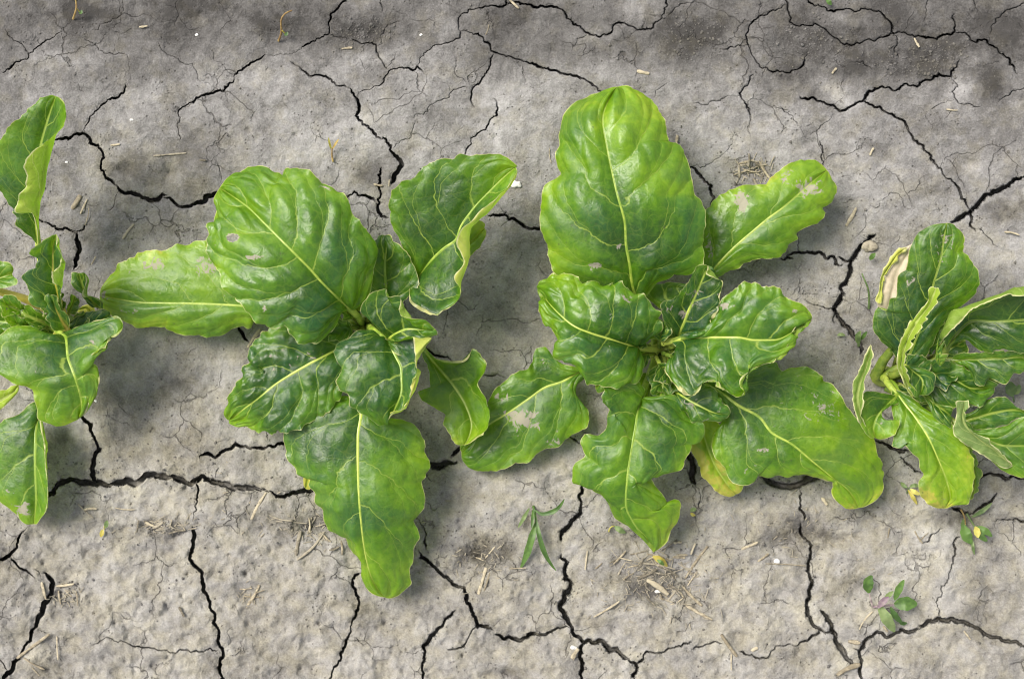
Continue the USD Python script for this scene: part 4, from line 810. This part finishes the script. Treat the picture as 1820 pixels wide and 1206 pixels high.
ORD = ["first", "second", "third", "fourth", "fifth", "sixth", "seventh", "eighth", "ninth", "tenth", "eleventh", "twelfth", "thirteenth", "fourteenth", "fifteenth", "sixteenth", "seventeenth", "eighteenth",
       "nineteenth", "twentieth", "twenty-first", "twenty-second", "twenty-third", "twenty-fourth", "twenty-fifth", "twenty-sixth", "twenty-seventh", "twenty-eighth", "twenty-ninth", "thirtieth"]
# (where it lies, group, weathered?, pieces)
STRAWS = [
 ("below the folded left leaf", "straw beside the left plant", 0, [(128, 371, 143, 347, 10), (143, 380, 155, 354, 4), (151, 400, 158, 368, 2.4)]),
 ("up left of the pierced leaf", "straw on the upper left soil", 1, [(197, 258, 213, 256, 4), (273, 277, 331, 272, 4), (355, 284, 366, 285, 4), (247, 48, 262, 46, 4)]),
 ("above the curled upper leaf", "straw in the upper middle", 0, [(607, 87, 626, 85, 5), (664, 327, 680, 330, 5), (691, 331, 692, 319, 2.4), (903, -3, 922, 15, 4), (863, 62, 869, 44, 2), (980, 290, 977, 262, 2)]),
 ("on the top right soil", "straw on the upper right soil", 0, [(1132, 126, 1154, 131, 8), (1625, 68, 1634, 84, 5), (1546, 276, 1553, 263, 5), (1202, 258, 1204, 240, 6), (1504, 401, 1522, 369, 8), (1479, 131, 1487, 121, 5), (1682, 194, 1702, 196, 3), (1785, 412, 1812, 418, 4)]),
 ("in the dark straw-filled hollow", "straw in the dark hollow", 1, [(1312, 291, 1337, 285, 5), (1314, 316, 1313, 296, 5), (1342, 288, 1357, 300, 5), (1350, 286, 1369, 318, 5), (1341, 298, 1352, 314, 4), (1339, 317, 1347, 330, 5), (1304, 311, 1328, 303, 3), (1330, 296, 1331, 272, 4), (1358, 310, 1352, 324, 3), (1320, 300, 1344, 306, 3)]),
 ("left of the long hanging leaf", "straw left of the hanging leaf", 1, [(447, 922, 473, 875, 6), (526, 986, 534, 942, 9), (528, 994, 576, 945, 5), (550, 945, 549, 920, 4), (560, 935, 590, 925, 3), (585, 977, 603, 971, 5), (575, 950, 588, 962, 4), (478, 915, 520, 925, 3), (490, 926, 545, 930, 2.5), (606, 960, 608, 985, 4)]),
 ("by the lower left crack", "straw at the lower left", 0, [(74, 1034, 81, 1063, 6), (100, 1041, 131, 1037, 5), (104, 1049, 108, 1073, 4), (135, 1049, 138, 1076, 3), (114, 1046, 128, 1060, 3), (30, 1169, 88, 1126, 6), (42, 1168, 79, 1189, 4), (101, 1130, 103, 1172, 3), (52, 1180, 70, 1200, 2.4)]),
 ("under the broad left crack", "straw below the broad crack", 1, [(250, 921, 276, 936, 6), (272, 938, 290, 927, 6), (300, 948, 330, 942, 4), (150, 905, 172, 904, 5), (138, 894, 166, 920, 3), (243, 945, 246, 925, 3), (205, 902, 240, 905, 2.4), (318, 1078, 327, 1095, 5), (258, 932, 296, 940, 3)]),
 ("in the small lower pit", "straw in the small pit", 0, [(437, 1079, 461, 1039, 6), (433, 1058, 462, 1060, 3), (426, 1046, 448, 1044, 2.4), (452, 1055, 470, 1048, 2.4)]),
 ("beside the grass seedling", "straw below the grass seedling", 0, [(850, 1056, 864, 1008, 8), (860, 1050, 871, 1016, 4), (1040, 1012, 1044, 978, 4), (1055, 1096, 1101, 1068, 4), (862, 992, 880, 970, 3), (1058, 1010, 1070, 1000, 3), (905, 1010, 935, 1009, 2.5), (1017, 1170, 1028, 1152, 10), (866, 1000, 846, 990, 3)]),
 ("in the heap below the pointed leaf", "straw heap below the pointed leaf", 1, [(1150, 984, 1192, 996, 4), (1134, 1000, 1200, 1011, 4), (1134, 1027, 1167, 1011, 6), (1150, 1030, 1187, 1056, 11), (1176, 977, 1203, 958, 4), (1098, 1022, 1112, 998, 4), (1112, 979, 1090, 1002, 4), (1188, 1038, 1208, 1052, 5), (1120, 985, 1150, 978, 3),
   (1196, 990, 1222, 986, 5), (1140, 1014, 1180, 1020, 3), (1170, 1006, 1205, 1024, 4), (1110, 1010, 1135, 1004, 3), (1187, 1066, 1200, 1050, 5), (1176, 1062, 1196, 1070, 4), (1150, 995, 1172, 986, 3), (1082, 1000, 1098, 992, 3), (1205, 1000, 1230, 1012, 3), (1166, 1044, 1178, 1066, 3), (1128, 1016, 1144, 990, 2.4), (1142, 1040, 1160, 1024, 3), (1108, 1030, 1126, 1018, 2.4), (1160, 974, 1186, 988, 2.4), (1184, 1020, 1216, 1010, 2.6), (1192, 1074, 1214, 1062, 3), (1148, 1058, 1166, 1076, 2.6), (1202, 1032, 1190, 1018, 2.4), (1100, 990, 1124, 996, 2.2), (1136, 976, 1128, 960, 2.2)]),
 ("right of the big straw heap", "straw right of the heap", 0, [(1218, 1027, 1258, 970, 6), (1214, 1042, 1248, 1076, 6), (1219, 1075, 1266, 1101, 6), (1228, 985, 1236, 965, 4), (1198, 989, 1218, 991, 7), (1198, 965, 1212, 963, 5), (1282, 1127, 1310, 1166, 8), (1300, 1162, 1300, 1190, 3), (1336, 1156, 1347, 1150, 7), (1318, 975, 1347, 963, 6), (1347, 997, 1366, 983, 5), (1360, 1001, 1432, 1005, 2), (1208, 1050, 1216, 1062, 4), (1222, 1040, 1236, 1020, 3)]),
 ("around the purple-hearted weed", "straw at the lower right", 0, [(1527, 1118, 1551, 1086, 3.6), (1508, 1139, 1529, 1142, 8), (1488, 1199, 1529, 1180, 10), (1461, 884, 1470, 897, 7), (1626, 943, 1640, 965, 3), (1578, 956, 1581, 938, 3), (1713, 1120, 1725, 1136, 4), (1570, 1112, 1578, 1122, 5), (1634, 962, 1650, 946, 2.4)]),
 ("left of the second plant", "straw under the second plant", 1, [(440, 617, 462, 585, 6), (452, 602, 470, 588, 3), (218, 424, 238, 398, 6), (162, 470, 170, 455, 3)]),
]
for where, group, old, pieces in STRAWS:
    order = sorted(range(len(pieces)), key=lambda i: min(pieces[i][0], pieces[i][2]))
    rank = {i: k for k, i in enumerate(order)}
    for i, (x1, y1, x2, y2, w) in enumerate(pieces):
        rng = np.random.default_rng(int(x1 * 7 + y1 * 13))
        L = math.hypot(x2 - x1, y2 - y1)
        look = ("long thin" if L > 44 and w < 5 else "long" if L > 40 else "thin" if w < 4 else "stubby" if w >= 7 else "short") + (" grey" if old else " pale")
        k = rank[i]
        place = "leftmost" if k == 0 else "rightmost" if k == len(pieces) - 1 else f"{ORD[k]} from the left"
        c = to_world([(x1 + x2) / 2, (y1 + y2) / 2], 0.0)
        o = obj("straw", (lambda m: (m[0] - c, m[1]))(straw_mesh(x1, y1, x2, y2, w, rng, 0.0004 * (i % 4))), STRAW_D if (old and i % 3) else STRAW)
        UsdGeom.Xformable(o).AddTranslateOp().Set(Gf.Vec3d(*map(float, c)))
        tag(o, f"{look} straw bit, {place} {where}", "straw", group)

# ------------------------------------------------------------------ stones and crumbs
def pebble(x, y, r, seed, squash=0.7, mat=None):
    m = trimesh.creation.icosphere(2, 1.0)
    v = m.vertices * np.array([1.0, 0.72, squash * 0.7])
    v = v * (0.55 + 0.9 * noise(v * 1.7 + seed * 3.1, seed)[:, None]) * r * MM_PX * 0.001
    return v + to_world([x, y], soil_z(x, y) + r * MM_PX * 0.00035), m.faces
for x, y, r, lab in [(918, 328, 8.5, "round white pebble at the tip of the curled upper leaf"), (350, 62, 3, "tiny pale pebble in the upper left soil"), (234, 213, 3.0, "tiny white pebble beside the left forked crack"), (118, 288, 2.6, "tiny white pebble by the folded yellow-green leaf"),
                     (1170, 1050, 5, "white chip among the straw heap"), (1381, 996, 6, "angular whitish chip at the end of the thinnest straw"), (1020, 1150, 5.5, "pale flat chip beside the lowest middle crack"), (748, 62, 3, "tiny grey pebble at the top middle"), (170, 712, 2.6, "tiny white pebble by the bumpy leaf margin"),
                     (1545, 437, 13, "grey rounded clod beside the upper leaf of the right plant")]:
    o = obj("pebble", pebble(x, y, r, int(x)), STONE if r < 10 else STRAW_D)
    tag(o, lab, "pebble")

def crumbs():
    rng = np.random.default_rng(21)
    spots = [(1640, 105, 80, 30, 420), (1240, 70, 55, 34, 200), (655, 58, 60, 16, 200), (1450, 80, 50, 36, 160), (1170, 1035, 60, 34, 260), (560, 940, 44, 20, 120), (860, 985, 40, 26, 160), (290, 935, 40, 14, 120), (1340, 308, 30, 18, 120),
             (1430, 950, 50, 26, 160), (120, 1052, 26, 20, 70), (250, 840, 200, 30, 160), (1390, 860, 70, 20, 90), (910, 600, 900, 600, 1500)]
    base = trimesh.creation.icosphere(0, 1.0)
    V, F, n = [], [], 0
    for x, y, rx, ry, k in spots:
        p = np.c_[rng.normal(x, rx * 0.7, k), rng.normal(y, ry * 0.7, k)] if rx < 500 else np.c_[rng.uniform(-30, PW + 30, k), rng.uniform(-30, PH + 30, k)]
        r, _, _ = crack_ratio(p)
        p = p[r > 1.5]
        z = SOIL_AT['z'][SOIL_AT['tree'].query(p)[1]]
        for (px, py), zz in zip(p, z):
            s = rng.gamma(2.2, 0.62) + 0.7
            s = min(s, 5.0) * 0.72 * MM_PX * 0.001
            v = base.vertices * rng.uniform(0.65, 1.15, (len(base.vertices), 1)) * s * np.array([1, 1, 0.75])
            V.append(v + to_world([px, py], zz + s * 0.1)); F.append(base.faces + n); n += len(v)
    v = np.vstack(V)
    o = obj("soil_crumbs", (v, np.vstack(F)), SOIL, attrs={"tone": np.full(len(v), 0.22), "warm": np.full(len(v), 0.3)})
    tag(o, "small crumbs of soil strewn over the cracked ground", "soil crumbs", kind="stuff")
crumbs()

def chaff():
    """Broken bits of straw too small to pick apart."""
    rng = np.random.default_rng(33)
    V, F, n = [], [], 0
    for x, y, rx, ry, k in [(1165, 1020, 46, 34, 130), (560, 945, 40, 22, 50), (285, 935, 40, 12, 50), (120, 1055, 26, 16, 30), (1338, 300, 26, 14, 50), (1230, 1030, 40, 50, 50), (860, 1000, 40, 26, 40), (445, 1055, 16, 14, 20), (1440, 940, 120, 60, 40), (1100, 1060, 60, 40, 30), (500, 905, 160, 40, 40)]:
        for px, py in np.c_[rng.normal(x, rx * 0.7, k), rng.normal(y, ry * 0.7, k)]:
            a, l, w = rng.uniform(0, 2 * np.pi), rng.gamma(3, 2.2) + 3, rng.uniform(0.8, 2.0)
            v, f = straw_mesh(px, py, px + l * math.cos(a), py + l * math.sin(a), w * 1.3, rng, rng.uniform(0, 0.0006))
            V.append(v); F.append(f + n); n += len(v)
    o = obj("chaff", (np.vstack(V), np.vstack(F)), STRAW_D)
    tag(o, "fine broken chaff scattered between the straw bits", "chaff", kind="stuff")
chaff()

# ------------------------------------------------------------------ weeds
def blade(pts_, width, z, seed, up=0.12, fold=0.25):
    """A narrow or oval weed leaf along a bent middle line (places, heights in cm)."""
    p = resample(pts(pts_), 15)
    t = np.linspace(0, 1, 15)
    zz = np.interp(t, np.linspace(0, 1, len(z)), z) * 0.01
    d = np.gradient(p, axis=0); d /= np.linalg.norm(d, axis=1, keepdims=True)
    n = np.stack([-d[:, 1], d[:, 0]], 1)
    w = width / 2 * np.sin(np.pi * np.clip(t * 0.93 + 0.04, 0, 1)) ** 0.75
    rng = np.random.default_rng(seed)
    rows = []
    for u in np.linspace(-1, 1, 7):
        q = p + n * (w * u * (1 + 0.06 * np.sin(t * 17 + seed)))[:, None]
        rows.append(to_world(q, zz + abs(u) * w * MM_PX * 0.001 * fold))
    v = np.stack(rows, 1).reshape(-1, 3)
    i = np.arange(15 * 7).reshape(15, 7)
    quad = np.stack([i[:-1, :-1], i[:-1, 1:], i[1:, 1:], i[1:, :-1]], -1).reshape(-1, 4)
    return v, np.vstack([quad[:, [0, 1, 2]], quad[:, [0, 2, 3]]])

def weed(name, label, category, leaves, stems):
    x0, y0 = pts(stems[0][0])[0] if stems else pts(leaves[0][0])[0]
    t = thing(name, label, category)
    for s, w, z, m in stems:
        q = resample(pts(s), 10, 0.8)
        zz = np.interp(np.linspace(0, 1, 10), np.linspace(0, 1, len(z)), z) * 0.01 + np.array([soil_z(*k) for k in q])
        r = np.linspace(1.1, 0.7, 10) * w / 2 * MM_PX * 0.001
        obj("stem", tube(to_world(q, zz), r, 7), m, t)
    for k, (s, w, z, m) in enumerate(leaves):
        g = soil_z(*pts(s)[0]) * 100
        obj("leaf", blade(s, w, [a + g for a in z], k + 3), m, t)
    return t

weed("grass_seedling", "grass-like green seedling between the two middle plants", "weed",
     [("953,926 945,955 936,985 925,1009", 13, (1.0, 1.3, 1.0, 0.5), WEED), ("952,915 958,950 968,982 988,1013", 9, (0.8, 1.1, 0.9, 0.4), WEED), ("950,905 965,913 982,909 1003,886", 8, (0.8, 1.2, 1.3, 1.0), WEED), ("941,902 932,918 921,937", 7, (0.6, 0.9, 0.6), WEED_P), ("947,905 947,920 945,938", 6, (0.7, 1.0, 1.1), WEED)],
     [("948,899 951,912 954,930", 4.5, (0.1, 0.6, 0.9), WEED)])
weed("weed_seedling", "leafy green seedling below the lower leaf of the right plant", "weed",
     [("1713,932 1716,946 1727,965", 20, (0.7, 1.0, 0.8), WEED), ("1735,936 1748,941 1763,953", 12, (0.7, 1.0, 0.8), WEED), ("1736,942 1744,952 1755,961", 11, (0.6, 0.8, 0.6), WEED), ("1727,918 1745,908 1763,893", 8, (0.4, 0.9, 1.0), WEED_P), ("1712,922 1712,932 1714,945", 9, (0.5, 0.8, 0.8), WEED_P), ("1727,955 1729,970 1732,985", 6, (0.5, 0.6, 0.3), WEED_P), ("1733,935 1737,946 1738,955", 12, (0.9, 1.2, 1.2), WEED_Y)],
     [("1718,912 1724,922 1733,936", 4, (0.1, 0.4, 0.7), WEED_P), ("1708,905 1714,918 1716,932", 3, (0.1, 0.4, 0.6), TWIG)])
weed("weed_seedling", "small weed with a purple heart and two oval green leaves", "weed",
     [("1545,1053 1543,1040 1550,1022", 19, (0.9, 1.2, 1.3), WEED), ("1589,1074 1606,1072 1630,1073", 25, (1.0, 1.3, 1.2), WEED), ("1590,1066 1596,1050 1607,1030", 13, (1.2, 1.7, 1.9), WEED), ("1562,1076 1575,1097 1590,1122", 20, (1.1, 1.2, 0.6), WEED_P), ("1583,1078 1590,1092 1604,1106", 11, (0.9, 0.9, 0.5), WEED), ("1560,1080 1570,1068 1580,1060", 12, (1.4, 1.7, 1.7), WEED_V), ("1572,1062 1582,1055 1588,1050", 9, (1.3, 1.6, 1.7), WEED_P), ("1598,1104 1606,1107 1612,1106", 7, (0.5, 0.5, 0.4), WEED)],
     [("1551,1077 1548,1066 1545,1054", 3.5, (0.3, 0.7, 0.9), WEED_V), ("1552,1078 1566,1076 1590,1074", 4, (0.2, 0.8, 1.0), WEED_V)])
weed("dry_sprig", "withered yellowish sprig standing at the top left edge", "sprig", [("140,24 144,22 145,18", 6, (0.6, 0.7, 0.7), WEED)], [("130,34 134,22 136,13 133,-4", 3.6, (0.1, 0.8, 1.0, 1.2), TWIG), ("136,15 140,20 143,24", 2.4, (0.8, 0.7, 0.5), WEED_Y)])
weed("dry_sprig", "withered hooked sprig in the dark soil at the top", "sprig", [("505,62 509,61 511,57", 6, (0.6, 0.7, 0.7), WEED)], [("495,73 500,60 501,52 498,40 504,26 519,19", 3.8, (0.1, 0.6, 0.9, 1.1, 1.2, 1.0), TWIG), ("501,54 505,58 508,62", 2.6, (0.8, 0.7, 0.5), WEED_Y)])
weed("dry_sprig", "brown forked sprig above the pierced leaf", "sprig", [("590,266 586,256 584,244", 4, (0.4, 0.8, 1.1), WEED_Y), ("590,266 596,256 602,247", 4, (0.4, 0.8, 1.0), TWIG)], [("592,287 590,276 590,264", 3.4, (0.1, 0.3, 0.5), TWIG)])
weed("weed_seedling", "tiny yellow and green sprout on bare soil at the lower left", "weed", [("187,938 189,931 190,924", 8, (0.3, 0.5, 0.6), WEED_P), ("183,940 181,947 179,954", 8, (0.3, 0.4, 0.3), WEED_Y)], [("186,940 185,936 186,932", 2, (0.1, 0.3, 0.4), WEED_Y)])
weed("weed_seedling", "thin curled yellowish stem left of the right plant", "weed", [("1546,462 1550,456 1556,450", 9, (0.5, 0.8, 0.9), WEED)], [("1544,548 1545,530 1543,512 1534,492 1532,486", 4.0, (0.1, 0.5, 0.9, 1.2, 1.3), WEED_P)])
weed("weed_seedling", "green stub sprouting by the crack left of the right plant", "weed", [("1527,612 1525,600 1530,588", 11, (0.3, 0.8, 1.1), WEED_P), ("1530,604 1537,594 1541,589", 7, (0.5, 0.9, 1.1), WEED)], [("1526,614 1527,606 1528,598", 5, (0.1, 0.4, 0.7), WEED_P)])
weed("weed_seedling", "small half-yellow leaf lying under the pointed leaf tip", "weed", [("1160,988 1172,994 1186,1006", 12, (0.5, 0.6, 0.3), WEED_Y), ("1168,994 1174,998 1180,1004", 7, (0.8, 0.9, 0.7), WEED)], [])
weed("weed_seedling", "little green leaf left of the pointed leaf tip", "weed", [("1092,934 1100,940 1112,946", 10, (0.3, 0.5, 0.3), WEED_P)], [("1082,944 1086,936 1092,934", 2.6, (0.1, 0.3, 0.3), WEED_Y)])
weed("weed_seedling", "yellowish many-leaved sprout beside the lower right leaf", "weed", [("1601,856 1606,862 1613,866", 7, (0.3, 0.5, 0.6), WEED_P), ("1616,866 1626,862 1636,864", 7, (0.5, 0.7, 0.5), WEED_P), ("1614,870 1622,882 1630,896", 7, (0.5, 0.6, 0.3), WEED_Y), ("1618,868 1626,874 1636,878", 8, (0.5, 0.6, 0.5), WEED_Y)], [("1612,876 1614,870 1616,866", 2.6, (0.1, 0.3, 0.5), WEED_P)])
weed("weed_seedling", "round-leaved seedling at the right edge", "weed", [("1799,704 1797,692 1796,678", 21, (0.8, 1.1, 1.1), WEED_P), ("1803,700 1809,692 1812,683", 12, (0.8, 1.0, 1.0), WEED_P)], [("1802,712 1801,706 1800,702", 3, (0.1, 0.5, 0.8), WEED_P)])
weed("weed_seedling", "speck of green seedling left of the right plant's crack", "weed", [("1488,596 1494,594 1502,596", 6, (0.2, 0.3, 0.2), WEED_P)], [])
weed("weed_seedling", "tiny yellow-green sprout right of the ragged leaf", "weed", [("1227,908 1232,905 1238,904", 8, (0.2, 0.4, 0.3), WEED_P), ("1228,910 1231,914 1236,915", 6, (0.2, 0.3, 0.2), WEED_Y)], [])
weed("weed_seedling", "tiny green sprout at the very top edge", "weed", [("1470,-4 1473,3 1478,9", 9, (0.3, 0.5, 0.4), WEED)], [])
